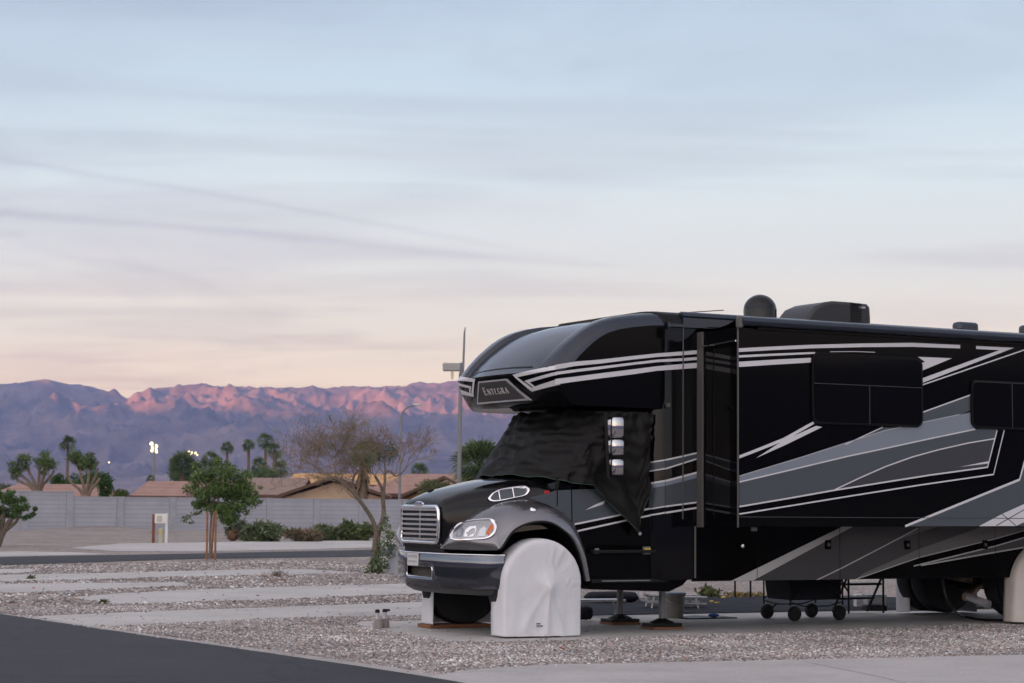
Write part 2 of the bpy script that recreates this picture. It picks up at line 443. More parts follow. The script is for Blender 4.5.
# side of the cab and lower door with its paint
d = MB(); dv = .10
d.prism([(u, dv, z) for u, z in ((.50, 1.05), (.60, .96), (1.52, .96), (1.52, 1.72), (.60, 1.72), (.52, 1.62))], (0, .075, 0))
decal(d, [(529.4, 497.8), (556, 490.4), (600, 488.6), (640, 505), (640, 512), (574.5, 524.2), (563, 513), (548, 505)], 3, dv, .003)
pline(d, [(574.5, 524.2), (614, 516.2), (640, 510.6), (657, 507)], 1.7, 1, dv, .005)
pline(d, [(577.5, 531), (620.7, 521.5), (647, 516), (660, 514)], 1.7, 1, dv, .005)
decal(d, [(585, 510.2), (594, 505), (605, 500.6), (603, 504.2), (596, 506.6)], 1, dv, .005)
pline(d, [(571.3, 489), (571.8, 524)], 1.0, 0, dv, .006)
pline(d, [(557, 490), (557, 506)], 1.0, 0, dv, .006)
d.build('cab_door', PM, RV, bevel=.004)
# red badge on the hood side
t = MB(); u_, z_ = side(548.5, 492.2, .06); t.box(u_ - .03, u_ + .03, .092, .1, z_ - .018, z_ + .018, 0); t.build('hood_badge', REDL, RV)

# ---------- hood
HS = [(-.85, 1.495, [(0, 0), (.3, -.012), (.46, -.035), (.52, -.075), (.535, -.25), (.535, -.52)]),
      (-.80, 1.545, [(0, 0), (.3, -.012), (.47, -.04), (.54, -.10), (.56, -.27), (.565, -.55)]),
      (-.62, 1.625, [(0, 0), (.32, -.014), (.50, -.05), (.585, -.13), (.61, -.3), (.62, -.6)]),
      (-.34, 1.70, [(0, 0), (.35, -.015), (.55, -.055), (.655, -.14), (.69, -.3), (.70, -.6)]),
      (-.02, 1.765, [(0, 0), (.4, -.015), (.62, -.06), (.74, -.15), (.78, -.32), (.80, -.6)]),
      (.26, 1.80, [(0, 0), (.45, -.015), (.70, -.055), (.84, -.15), (.89, -.32), (.91, -.6)]),
      (.60, 1.83, [(0, 0), (.5, -.012), (.80, -.05), (.95, -.13), (1.04, -.3), (1.08, -.6)])]
def smooth_curve(pts, n):
    """Catmull-Rom through points"""
    pts = [np.array(p, float) for p in pts]; out_ = []
    for i in range(len(pts) - 1):
        p0 = pts[max(i - 1, 0)]; p1 = pts[i]; p2 = pts[i + 1]; p3 = pts[min(i + 2, len(pts) - 1)]
        for k in range(n):
            t_ = k / n
            out_.append(.5 * (2 * p1 + (p2 - p0) * t_ + (2 * p0 - 5 * p1 + 4 * p2 - p3) * t_ ** 2 + (3 * p1 - p0 - 3 * p2 + p3) * t_ ** 3))
    out_.append(pts[-1]); return out_
rows = []
for u, zc_, half in HS:
    full = [(u, cen - v, zc_ + dz) for v, dz in half[::-1]] + [(u, cen + v, zc_ + dz) for v, dz in half[1:]]
    rows.append(smooth_curve(full, 4))
rows2 = [smooth_curve([r[k] for r in rows], 4) for k in range(len(rows[0]))]
h = MB(); h.grid(rows2)
lastrow = [r[0] for r in rows2]; h.poly([tuple(p) for p in lastrow])
hood = h.build('hood', HOODB, RV, smooth=50)
t = MB()                                              # raised crease lines of the hood
for sg in (-1, 1):
    t.tube([(u, cen + sg * half[2][0] * .96, zc_ + half[2][1] + .004) for u, zc_, half in HS], .008, 6)
t.build('hood_crease', HOODB, RV, smooth=60)
t = MB(); t.box(-.62, -.56, cen + .28, cen + .36, 1.60, 1.64); t.build('washer_nozzle', DARK, RV, bevel=.01)

# ---------- grille
g = MB()
g0, g1, gz0, gz1 = cen - .49, cen + .47, 1.035, 1.44
ug = -.885
def rr_path(v0, v1, z0, z1, r, u):
    p = [(u, y, z) for y, z in rounded_rect(v0, v1, z0, z1, r, 4)]; return p + [p[0], p[1]]
g.tube(rr_path(g0, g1, gz0, gz1, .07, ug), .022, 8)
fr = g.build('grille', CHROME, RV, smooth=60)
t = MB(); t.box(-.87, -.83, g0, g1, gz0 - .03, gz1)
t.build('grille_mesh', DARK, fr)
t = MB()
for k in range(7):
    z = gz0 + .035 + k * (gz1 - gz0 - .07) / 6
    t.box(ug - .018, ug + .012, g0 + .02, g1 - .02, z - .012, z + .012)
t.box(ug + .004, ug + .01, cen - .012, cen + .012, gz0, gz1)
t.build('grille_bar', CHROME, fr, bevel=.004)
e = MB(); e.lathe([(0, 0), (.075, 0), (.085, .012), (.075, .026), (0, .03)], 20)
em = e.build('emblem', CHROME, RV, smooth=40); em.location = (-.885, cen, 1.466); em.rotation_euler = (0, R(-90), 0); em.scale = (.40, 1.5, .7)
t = MB(); t.box(-.83, -.6, cen - .52, cen + .50, .93, 1.05); t.build('lower_valance', DARK, RV)

# ---------- bumper (wrap-around chrome with a tow opening)
BF = [(.05, -.40), (.075, -.50), (.14, -.60), (.30, -.70), (.72, -.835), (.98, -.87), (cen, -.88)]
BF = BF + [(W - v, u) for v, u in BF[-2::-1]]
BFs = smooth_curve([(u, v, 0) for v, u in BF], 5)
bz = [(.53, .10), (.545, .03), (.60, .004), (.64, -.002), (.765, -.008), (.82, -.007), (.885, -.001), (.908, .012), (.918, .05)]
def bump_pt(p, z, d):
    n = np.array([p[0] - .6, (p[1] - cen) * .7, 0]); n /= np.linalg.norm(n); q = p - n * d
    return (q[0], q[1], z)
rows = []
for p in BFs: rows.append([bump_pt(p, z, d) for z, d in bz])
bm_ = MB()
hv0, hv1 = cen - .34, cen + .34
for i in range(len(rows) - 1):
    vm = (rows[i][0][1] + rows[i + 1][0][1]) / 2
    for k in range(len(bz) - 1):
        if hv0 < vm < hv1 and 3 <= k < 4: continue        # tow opening
        bm_.poly([rows[i][k], rows[i][k + 1], rows[i + 1][k + 1], rows[i + 1][k]])
bmp = bm_.build('bumper', DCHROME, RV, smooth=35)
so = bmp.modifiers.new('s', 'SOLIDIFY'); so.thickness = .012; so.offset = 1
t = MB(); t.box(-.80, -.74, hv0 - .05, hv1 + .05, .58, .80); t.build('bumper_recess', mat('recess_brown_grey', (.07, .062, .055), .7, var=.3, vscale=9), bmp)
t = MB(); t.tube(rr_path(hv0 + .01, hv1 - .01, .642, .762, .03, -.876), .009, 6); t.build('opening_trim', CHROME, bmp, smooth=60)
t = MB()
t.tube([bump_pt(p, .912, .0) for p in BFs], .012, 6); t.build('top_trim', CHROME, bmp, smooth=60)
pl = MB(); uv = -.905
pl.box(uv - .004, uv + .01, cen - .02, cen + .26, .765, .905, 0)
for zz in (.80, .855):
    for k in range(6):
        pl.box(uv - .007, uv - .003, cen + .01 + k * .04, cen + .034 + k * .04, zz, zz + (.03 if zz > .81 else .02), 1)
pl.build('number_plate', [mat('plate_white', (.55, .55, .55), .5), mat('plate_marks', (.30, .31, .34), .5)], RV)
# lower lip
rows = [[bump_pt(p, z, d) for z, d in ((.565, .06), (.50, .09), (.46, .16))] for p in BFs]
t = MB(); t.grid(rows); o = t.build('bumper_lip', mat('lip_grey', (.05, .052, .056), .45), RV, smooth=40)

# ---------- fenders
FL = [((-.86, .73, .97), (-.85, .73, 1.0)), ((-.80, .5, .965), (-.76, .695, 1.135)), ((-.68, .2, .965), (-.66, .66, 1.265)), ((-.52, .02, .97), (-.51, .605, 1.375)),
      ((-.455, 0, 1.01), (-.31, .56, 1.455)), ((-.32, 0, 1.18), (-.09, .50, 1.50)), ((-.11, 0, 1.27), (.12, .42, 1.50)), ((.12, 0, 1.28), (.27, .3, 1.46)),
      ((.30, 0, 1.2), (.43, .2, 1.36)), ((.42, 0, 1.10), (.54, .14, 1.2)), ((.53, 0, .9), (.62, .1, .95)), ((.6, 0, .62), (.68, .08, .62))]
BUL = [0, .07, .12, .15, .15, .13, .11, .09, .07, .055, .05, .05]
BD = [(-.7, -.6, .2), (-.65, -.6, .4), (-.6, -.6, .5), (-.45, -.6, .6), (-.3, -.5, .7), (-.15, -.42, .8), (0, -.35, .9), (.1, -.35, .9), (.25, -.4, .8), (.35, -.5, .5), (.4, -.6, .2), (.4, -.6, 0)]
NT = 13
cols = []
for (L_, J_), bu, dr in zip(FL, BUL, BD):
    L_, J_, dr = map(np.array, (L_, J_, dr)); dr = dr / np.linalg.norm(dr)
    cols.append([L_ + (J_ - L_) * (k / NT) + dr * bu * (4 * (k / NT) * (1 - k / NT)) ** .8 for k in range(NT + 1)])
frows = [smooth_curve([c_[k] for c_ in cols], 5) for k in range(NT + 1)]
lip = [np.array([p[0], p[1] + .03, p[2] - .0]) for p in frows[0]]
BV = {}
for flip in (0, 1):
    f = MB(); fl = (lambda p: (p[0], W - p[1], p[2])) if flip else (lambda p: tuple(p))
    f.grid([[fl(p) for p in r] for r in [lip] + frows])
    fo = f.build('fender', GUN, RV, smooth=50)
    t = MB(); t.tube([fl(p + np.array([-.004, 0, .006])) for p in frows[-1]][:36], .009, 6); t.build('fender_pinstripe', LINE, fo, smooth=60)
    t = MB(); t.tube([fl(p) for p in frows[0]][16:], .012, 6); t.build('arch_trim', DARK, fo, smooth=60)
    # dark inner wheel arch
    a_ = MB(); arc = [p for p in frows[0][15:]]
    a_.grid([[fl(p + np.array([0, .018, -.006])) for p in arc], [fl(p + np.array([0, .75, -.006])) for p in arc]]); a_.build('wheel_well', MATTE, fo, smooth=60)
RVM = Matrix.Translation(Vector(ORG)) @ Matrix.Rotation(RVROT, 4, 'Z')
RVI = RVM.inverted()
def surf(mb_rows):
    vs = [Vector(p) for r in mb_rows for p in r]; n = len(mb_rows[0]); fs = []
    for i in range(len(mb_rows) - 1):
        for k in range(n - 1): fs.append((i * n + k, i * n + k + 1, (i + 1) * n + k + 1, (i + 1) * n + k))
    return BVHTree.FromPolygons(vs, fs)
def onto(bvh, x, y, lift=.01):
    """measured spot on a curved body panel, in the motorhome's own frame"""
    o_ = RVI @ Vector(EYE); d_ = (RVI.to_3x3() @ Vector(ray(x, y))).normalized()
    hit, n_, _, _ = bvh.ray_cast(o_, d_)
    if hit is None: return None
    if n_.dot(d_) > 0: n_ = -n_
    return hit + n_ * lift, n_
BF_ = surf(frows); BH_ = surf(rows2)
def ring_on(bvh, pts, lift): return [onto(bvh, x, y, lift) for x, y in pts]
def resample(pts, n):
    q = smooth_curve(list(pts) + [pts[0]], n)[:-1]; return [tuple(p) for p in q]
hl = resample([(449.5, 534), (452.5, 527.5), (460, 523.2), (470, 521), (482, 519.6), (492, 519.6), (496.6, 522.5), (497.4, 529), (494, 535.5), (487, 539.2), (470, 540.3), (455, 540.5), (450, 538.5)], 3)
cx_ = sum(p[0] for p in hl) / len(hl); cy_ = sum(p[1] for p in hl) / len(hl)
def scaled(s_): return [(cx_ + (x - cx_) * s_, cy_ + (y - cy_) * s_) for x, y in hl]
rings = [ring_on(BF_, scaled(s_), l_) for s_, l_ in ((.995, .004), (.96, .022), (.88, .022), (.84, .006))]
def patch(rings, name, m, parent):
    for r in rings:                       # keep only full rings
        for i, q in enumerate(r):
            if q is None: r[i] = next(x for x in r if x is not None)
    mb = MB(); mb.grid([[tuple(q[0]) for q in r] for r in rings], 0, True); return mb.build(name, m, parent, smooth=60)
HL = patch(rings, 'headlight', CHROME, RV)
lens = MB()
rl = [ring_on(BF_, scaled(s_), .008) for s_ in (.86, .6, .3, .02)]
for r in rl:
    for i, q in enumerate(r):
        if q is None: r[i] = next(x for x in r if x is not None)
lens.grid([[tuple(q[0]) for q in r] for r in rl], 0, True)
lens.build('lens', mat('lens_clear', (.30, .31, .33), .12, .7, .8, 1.0), HL, smooth=70)
def blob(pts, m, name, parent, bvh=BF_, lift=.012):
    q = [onto(bvh, x, y, lift) for x, y in pts]; q = [tuple(p[0]) for p in q if p is not None]
    mb = MB(); mb.poly(q); return mb.build(name, m, parent, fix=False)
blob([(486, 533.6), (489.6, 526.5), (492.3, 524.6), (493.8, 526.5), (492, 531.5), (488.5, 535.8)], AMBER, 'turn_signal', HL)
blob([(478, 536.5), (480, 530), (484.5, 526.6), (486.6, 529), (485, 536.6)], mat('reflector_pale', (.50, .55, .60), .2, .5), 'reflector', HL)
blob([(464.5, 536.8), (466, 530.4), (470, 527), (476.5, 526.4), (477, 530.5), (473.5, 536.8)], LENS, 'reflector', HL)
blob([(456, 536.6), (458.5, 530), (463, 527.6), (463.6, 531), (462, 536.8)], mat('reflector_grey', (.25, .26, .28), .15, .8), 'reflector', HL)
# small round lamp on the fender crest
q = onto(BF_, 533.5, 509.5, .0)
if q:
    mb = MB(); mb.lathe([(0, .02), (.022, .018), (.036, .01), (.04, 0)], 16); o = mb.build('side_lamp', CHROME, RV, smooth=50)
    o.location = q[0]; o.rotation_euler = q[1].to_track_quat('Z', 'Y').to_euler()
# chrome vent on the hood side
vt = resample([(486.5, 499.5), (491, 494.6), (500, 490.8), (512, 488.6), (524, 487.4), (529.5, 489.2), (530, 492.2), (525.5, 496), (514, 498.5), (500, 501.2), (490, 502)], 3)
class _D: pass
vx = sum(p[0] for p in vt) / len(vt); vy = sum(p[1] for p in vt) / len(vt)
def vsc(s_): return [(vx + (x - vx) * s_, vy + (y - vy) * s_) for x, y in vt]
def ring_h(s_, l_):
    r = [onto(BH_, x, y, l_) for x, y in vsc(s_)]
    ok = [x for x in r if x is not None]
    return [x if x is not None else ok[0] for x in r]
try:
    VT = patch([ring_h(.99, .004), ring_h(.95, .03), ring_h(.85, .03), ring_h(.80, .008)], 'hood_vent', CHROME, RV)
    vi = MB(); vi.grid([[tuple(q[0]) for q in ring_h(s_, .01)] for s_ in (.84, .5, .02)], 0, True)
    vi.build('vent_mesh', GREY, VT, smooth=60)
    for a_, c_ in (((500, 500.2), (498.5, 491.6)), ((514, 498), (512.5, 489.2))):
        t = MB(); qa, qc = onto(BH_, *a_, .02), onto(BH_, *c_, .02)
        if qa and qc: t.tube([qa[0], qc[0]], .008, 6); t.build('vent_bar', CHROME, VT)
except Exception as ex: print('VENT', ex)

# ---------- mirrors on the near door
mv = -.22
MR = MB()
def mp(x, y): u_, z_ = side(x, y, mv); return (u_, mv, z_)
MR.tube([side(596, 412.5, .12)[0:1] + (.12,) + side(596, 412.5, .12)[1:], mp(606, 413)], .014, 6)
MR.tube([mp(606, 412), mp(607, 445), mp(608.5, 479)], .018, 8)
MR.tube([mp(608.5, 478), (side(600, 482, .1)[0], .12, side(600, 482, .1)[1])], .014, 6)
mo = MR.build('mirror_arm', DARK, RV, smooth=50)
def mirror(x0, x1, y0, y1, name):
    (ua, za), (ub, zb) = side(x0, y0, mv), side(x1, y1, mv)
    m_ = MB(); cu, cz = (ua + ub) / 2, (za + zb) / 2; hu, hz = (ub - ua) / 2, (za - zb) / 2; rr = []
    pw = lambda c, e: math.copysign(abs(c) ** e, c)
    for i in range(15):
        la = -math.pi / 2 + math.pi * i / 14
        rr.append([(cu + hu * pw(math.cos(la), .35) * pw(math.cos(lo), .45), mv + .03 + .10 * pw(math.cos(la), .35) * pw(math.sin(lo), .8), cz + hz * pw(math.sin(la), .28)) for lo in [2 * math.pi * k / 24 for k in range(24)]])
    m_.grid(rr, 0, True); o = m_.build(name, MIRR, mo, smooth=80); return o
mirror(609.8, 623.4, 416.6, 438.6, 'mirror_head'); mirror(609.8, 623.4, 438.8, 456, 'mirror_head'); mirror(610, 623, 458.4, 475.8, 'mirror_head')

# ---------- steps / tank fairing under the door
s = MB()
sec2 = [(.66, 1.04), (2.06, 1.04), (2.06, .62), (1.98, .55), (1.80, .48), (.72, .52), (.66, .6)]
s.prism([(u, .10, z) for u, z in sec2], (0, .5, 0))
st = s.build('step_fairing', BLACK, RV, bevel=.02)
s = MB(); s.box(.70, 1.72, .02, .13, .595, .635); s.box(.72, 1.60, .03, .12, .93, .965); s.build('step_tread', DARK, st, bevel=.008)
s = MB()
u_a, z_a = side(602, 582, .015); u_b, z_b = side(650, 580, .015)
s.box(u_a, u_b, .008, .022, .612, .624); s.build('tread_edge', GALV, st)
s = MB(); u_, z_ = side(648, 550.5, .1); s.box(u_ - .075, u_ + .075, .085, .1, z_ - .045, z_ + .045, 0); s.box(u_ - .055, u_ + .055, .081, .086, z_ - .01, z_ + .03, 1); s.box(u_ - .055, u_ + .055, .081, .086, z_ - .035, z_ - .012, 2)
s.build('tank_label', [mat('label_grey', (.12, .13, .14), .5), mat('label_yellow', (.55, .42, .05), .5), WHITE], st)
s = MB(); u_, z_ = side(660, 550.4, .1); s.lathe([(0, 0), (.04, .0), (.045, .012), (.045, .035), (0, .04)], 14); o = s.build('filler_cap', mat('cap_blue', (.06, .13, .22), .4), st, smooth=40); o.location = (u_, .1, z_); o.rotation_euler = (R(90), 0, 0)
s = MB(); u_, z_ = side(596.5, 551, .1); s.box(u_ - .025, u_ + .025, .085, .1, z_ - .03, z_ + .03); s.build('marker_lamp', GALV, st)
t = MB(); u_, z_ = side(652.6, 450, .08)
t.tube([(u_, .075, 2.42), (u_ + .01, .075, 1.72)], .012, 6); t.build('grab_handle', CHROME, RV)
t = MB(); u_, z_ = side(669, 405, -.04)
t.box(1.66, 1.71, -.05, .0, z_ - .03, z_ + .02); t.build('porch_lamp', TRIMD, RV, bevel=.01)
t = MB(); t.tube([(2.075, -.01, .64), (2.075, -.01, 1.24)], .012, 6); t.build('skirt_edge', TRIMD, RV)

# ---------- lower compartments (skirt)
SK0, SK1, SZ0, SZ1 = 2.05, 9.9, .60, 1.262
LM = [BLACK, mat('stripe_white_in_shade', (.42, .42, .42), .35), mat('skirt_grey', (.036, .036, .036), .3, .1), mat('skirt_mid', (.125, .124, .122), .3, .1), LINE]  # stripe white is darkened here for the shade below the slide-out
seams = [SK0] + [side(x, 550, 0)[0] for x in (757, 839.7, 919, 995)] + [8.6, SK1]
def clip_u(poly, u0, u1):
    """clip a (u,z) polygon to a door's width"""
    def cut(p, lim, keep):
        o_ = []
        for i in range(len(p)):
            a_, c_ = p[i], p[(i + 1) % len(p)]; ia, ic = keep(a_[0], lim), keep(c_[0], lim)
            if ia: o_.append(a_)
            if ia != ic:
                k = (lim - a_[0]) / (c_[0] - a_[0]); o_.append((lim, a_[1] + (c_[1] - a_[1]) * k))
        return o_
    p = cut(poly, u0, lambda x, l: x >= l)
    return cut(p, u1, lambda x, l: x <= l) if p else p
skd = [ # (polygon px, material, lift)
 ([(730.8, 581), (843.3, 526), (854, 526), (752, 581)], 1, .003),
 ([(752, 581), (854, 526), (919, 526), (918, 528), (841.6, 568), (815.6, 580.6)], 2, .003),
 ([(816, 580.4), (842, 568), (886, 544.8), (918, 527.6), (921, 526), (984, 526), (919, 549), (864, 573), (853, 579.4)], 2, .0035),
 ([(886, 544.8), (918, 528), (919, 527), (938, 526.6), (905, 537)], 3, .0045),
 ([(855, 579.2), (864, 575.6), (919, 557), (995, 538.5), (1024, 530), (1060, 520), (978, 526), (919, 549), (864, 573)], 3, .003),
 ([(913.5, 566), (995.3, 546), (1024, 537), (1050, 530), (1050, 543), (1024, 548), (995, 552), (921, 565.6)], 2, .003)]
lines = [([(815.6, 580.5), (841.6, 568), (886, 545), (918, 528)], 1.3), ([(855, 579.4), (919, 557.4), (995, 538.8), (1050, 523)], 1.0),
         ([(913.5, 566), (995.3, 546), (1050, 530)], 1.3), ([(921, 565.4), (995, 552.2), (1050, 543)], 1.4)]
def line_poly(pts, wpx):
    q = [np.array(side(x, y, 0)) for x, y in pts]; out_ = []
    for i in range(len(q) - 1):
        t_ = q[i + 1] - q[i]; t_ /= np.linalg.norm(t_); n_ = np.array([-t_[1], t_[0]]) * wpx * .0118 / 2
        out_.append([tuple(q[i] + n_), tuple(q[i + 1] + n_), tuple(q[i + 1] - n_), tuple(q[i] - n_)])
    return out_
def clip_z(p, z0, z1):
    q = clip_u([(z, u) for u, z in p], z0, z1); return [(u, z) for z, u in q]
lat = [(741.5, 546), (827.6, 544.6), (907, 545), (984.5, 544.6)]
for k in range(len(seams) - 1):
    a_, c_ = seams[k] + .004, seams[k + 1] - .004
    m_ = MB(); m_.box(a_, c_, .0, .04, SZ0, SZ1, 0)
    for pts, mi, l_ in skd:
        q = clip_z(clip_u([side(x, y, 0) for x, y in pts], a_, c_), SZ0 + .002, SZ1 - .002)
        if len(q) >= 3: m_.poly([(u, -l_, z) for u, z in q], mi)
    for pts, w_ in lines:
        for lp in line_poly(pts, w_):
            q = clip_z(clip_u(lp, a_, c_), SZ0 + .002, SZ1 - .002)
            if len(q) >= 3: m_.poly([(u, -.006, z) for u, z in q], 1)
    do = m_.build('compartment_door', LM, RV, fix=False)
    if k < 4:
        u_, z_ = side(*lat[k], 0); l = MB()
        l.box(u_ - .045, u_ + .045, -.014, -.008, z_ - .055, z_ + .055, 0); l.lathe([(0, -.03), (.022, -.028), (.024, -.016), (.024, -.012)], 12, (u_, 0, z_), 'y', 1)
        l.build('latch', [MATTE, CHROME if k == 0 else TRIMD], do, bevel=.003)
t = MB(); u_, z_ = side(753.6, 529.3, 0); t.box(u_ - .04, u_ + .04, -.02, 0, z_ - .022, z_ + .022); t.build('marker_lamp', mat('lamp_grey', (.35, .34, .33), .4), RV, bevel=.004)

# ---------- slide-out room
SV = -.80; SU0, SU1 = 2.125, 9.6; SLZ0, SLZ1 = 1.247, 3.50
sl_ = MB()
sl_.box(SU0, SU1, SV, .0, SLZ0, SLZ1, 0)
v = SV
sl_.box(SU0 - .002, SU1, SV - .006, SV + .0, SLZ0 + .105, SLZ0 + .113, 4)
band(sl_, [(738.6, 348.3), (775, 346.4), (810.6, 344.8), (863.7, 343.4), (912, 342.8), (960, 345)], [(738.6, 352), (775, 350), (810.6, 348.4), (863.7, 347.1), (912, 346.8), (960, 348.4)], 1, v, .003)
band(sl_, [(976, 346), (1013.9, 347.8)], [(976, 349), (1001, 350.2)], 1, v, .003)
decal(sl_, [(1013.9, 347.8), (999.4, 350.1), (921.5, 378.5), (921.5, 383.2)], 1, v, .0035)
pline(sl_, [(921, 385.3), (1040, 344.5)], 1.3, 1, v, .003)
band(sl_, [(738.6, 355.2), (775, 353.5), (815, 352)], [(738.6, 357.6), (775, 355.7), (815, 353.8)], 1, v, .003)
pline(sl_, [(830, 351.7), (855, 351.5), (875, 352.3)], .8, 5, v, .003)
band(sl_, [(738.6, 361.8), (775, 359.6), (811, 357.8)], [(738.6, 367), (775, 364.6), (811, 362.5)], 1, v, .003)
decal(sl_, [(917.7, 356.8), (951.8, 358.3), (921, 371), (921, 363), (925, 362)], 1, v, .003)
# feathers left of the first window
decal(sl_, [(739.2, 455.6), (783, 438), (813, 421.4), (814.5, 423.6), (785, 440.6), (757, 451.6), (739.2, 458.4)], 1, v, .0035)
decal(sl_, [(756, 458), (783, 440.6), (816, 425.8), (822, 427), (786, 444.6)], 1, v, .003)
pline(sl_, [(739.2, 455.6), (783, 439.4)], .7, 5, v, .003)
# big grey swooshes
decal(sl_, [(853, 441), (882.5, 427.4), (914, 427.6), (885.7, 430.3)], 3, v, .003); pline(sl_, [(845, 444.6), (882.5, 427.2)], 1.0, 1, v, .004)
decal(sl_, [(921, 413), (972, 394.6), (972, 411.8), (921, 422.8)], 3, v, .003); pline(sl_, [(921, 412.8), (972, 394.4)], 1.3, 1, v, .004)
decal(sl_, [(958, 415), (971, 410.4), (971, 412.2)], 0, v, .006)
band(sl_, [(739.2, 476), (800, 457.6), (853, 440.6), (885.7, 430.2), (921, 422.6), (972, 411.8)], [(739.2, 482), (790, 470), (846.5, 456.5), (885.7, 448.2), (930, 438.6), (975, 429.2)], 2, v, .0035)
pline(sl_, [(739.2, 476), (800, 457.6), (853, 440.6), (885.7, 430.2), (921, 422.6), (972, 411.8)], .8, 5, v, .005)
band(sl_, [(739.2, 482), (790, 470), (846.5, 456.5), (885.7, 448.2), (930, 438.6), (975, 429.2), (997, 428)], [(739.2, 506.6), (790, 498), (833.5, 490.3), (885.7, 482), (930, 475), (970, 468.8), (987.5, 466)], 3, v, .003)
pline(sl_, [(739.2, 482), (790, 470), (846.5, 456.5), (885.7, 448.2), (930, 438.6), (975, 429.2)], 1.3, 1, v, .005)
band(sl_, [(833.5, 490.2), (858, 478.6), (885.7, 466.4), (912, 457), (938, 449.8), (968, 443), (994.6, 438.6)], [(833.5, 490.4), (858, 486.4), (885.7, 482), (912, 477.8), (938, 473.7), (968, 469), (987.5, 466)], 4, v, .004)
pline(sl_, [(833.5, 490.2), (858, 478.6), (885.7, 466.4), (912, 457), (938, 449.8), (968, 443), (994.6, 438.6)], 1.2, 1, v, .005)
pline(sl_, [(739.2, 506.6), (790, 498), (833.5, 490.3), (885.7, 482), (930, 475), (987.3, 467.2), (996.8, 430)], 1.5, 1, v, .006)
decal(sl_, [(959, 467), (988, 461.2), (988, 463.4)], 1, v, .0055)
pline(sl_, [(739.2, 514), (790, 505.8), (850, 496), (920, 485), (993.3, 474.4), (1004, 430)], 1.4, 1, v, .005)
# lower right band
decal(sl_, [(903.6, 526.4), (1019.4, 479.3), (1024, 463), (1060, 430), (1060, 524), (1024, 526.2)], 3, v, .003)
pline(sl_, [(905, 526.2), (1019.4, 479.6), (1024, 463), (1034, 430)], 2.4, 1, v, .005)
decal(sl_, [(978.6, 526.2), (1003, 513.4), (1024, 504), (1060, 488), (1060, 505), (1024, 522), (1016, 526)], 1, v, .004)
pline(sl_, [(996, 525.6), (1024, 509.6), (1050, 495)], 1.0, 3, v, .006)
pline(sl_, [(1000, 512.6), (1008, 519), (1016, 526)], .9, 3, v, .006)
slo = sl_.build('slide_out', PM, RV, fix=False)
t = MB(); t.box(SU0 - .006, SU0 + .008, SV - .008, SV + .008, SLZ0 - .01, SLZ1 + .02)
t.build('edge_trim', TRIMD, slo)
t = MB(); t.box(SU0 - .03, SU0 - .001, -.12, -.004, SLZ0 - .02, 3.50); t.build('wall_flange', TRIMD, slo, bevel=.006)
t = MB(); t.tube([(SU0 - .02, -.10, 3.33), (SU0 - .02, SV + .01, 3.35)], .012, 6); t.build('topper_arm', CHROME, slo)
t = MB(); t.box(SU0 - .006, SU0 - .001, SV + .14, -.16, SLZ0 + .12, 3.28); t.build('end_panel', mat('end_wall_gloss', (.003, .003, .003), .04, 0, .5), slo)
# slide topper: roller tube and sagging fabric back to the wall
t = MB(); t.tube([(SU0 + .0, SV - .05, 3.575), (SU1, SV - .05, 3.575)], .055, 12); tp = t.build('topper_roller', SHOULDER, slo, smooth=50)
t = MB(); t.box(SU0 - .03, SU0 + .02, SV - .09, SV + .01, 3.49, 3.635); t.build('topper_bracket', TRIMD, tp, bevel=.02)
t = MB(); t.grid([[(u, -.005 + (SV - .03) * k / 6, 3.56 + .05 * (k / 6) - .06 * math.sin(math.pi * k / 6)) for k in range(7)] for u in (SU0 - .01, 4, 6, 8, SU1)])
t.build('topper_fabric', DARK, slo, smooth=50)
t = MB(); t.box(1.68, SU0 + .1, -.03, -.002, 3.55, 3.585); t.box(1.67, 1.70, -.045, -.002, 3.53, 3.60); t.build('topper_rail', SHOULDER, slo)
t = MB(); t.box(SU0 + .25, SU1, SV - .03, SV - .008, 3.49, 3.515); t.build('slide_lip', BLACK, slo)
# windows
def window(x0, x1, y0, y1, mx, dy, rpt=.1):
    (ua, za), (ub, zb) = side(x0, y0, SV), side(x1, y1, SV)
    f = MB(); p = [(u, SV - .03, z) for u, z in rounded_rect(ua, ub, zb, za, rpt, 5)]
    f.prism(p, (0, .028, 0)); fo = f.build('window', mat('window_frame', (.002, .002, .0022), .4, 0, .15), slo, bevel=.006)
    g_ = MB(); p = [(u, SV - .0335, z) for u, z in rounded_rect(ua + .03, ub - .03, zb + .03, za - .03, rpt * .8, 5)]; g_.poly(p)
    g_.build('pane', GLASS, fo, fix=False)
    k = MB(); um = side(mx, y1, SV)[0]; zd = za - dy
    k.box(um - .005, um + .005, SV - .038, SV - .032, zb + .02, zd); k.box(ua + .02, ub - .02, SV - .038, SV - .032, zd - .004, zd + .004)
    k.build('muntin', mat('muntin_grey', (.03, .03, .031), .5), fo)
window(810.6, 921.8, 352.2, 427.6, 868, .36)
window(969.8, 1050, 379.7, 431, 1010.6, .02)

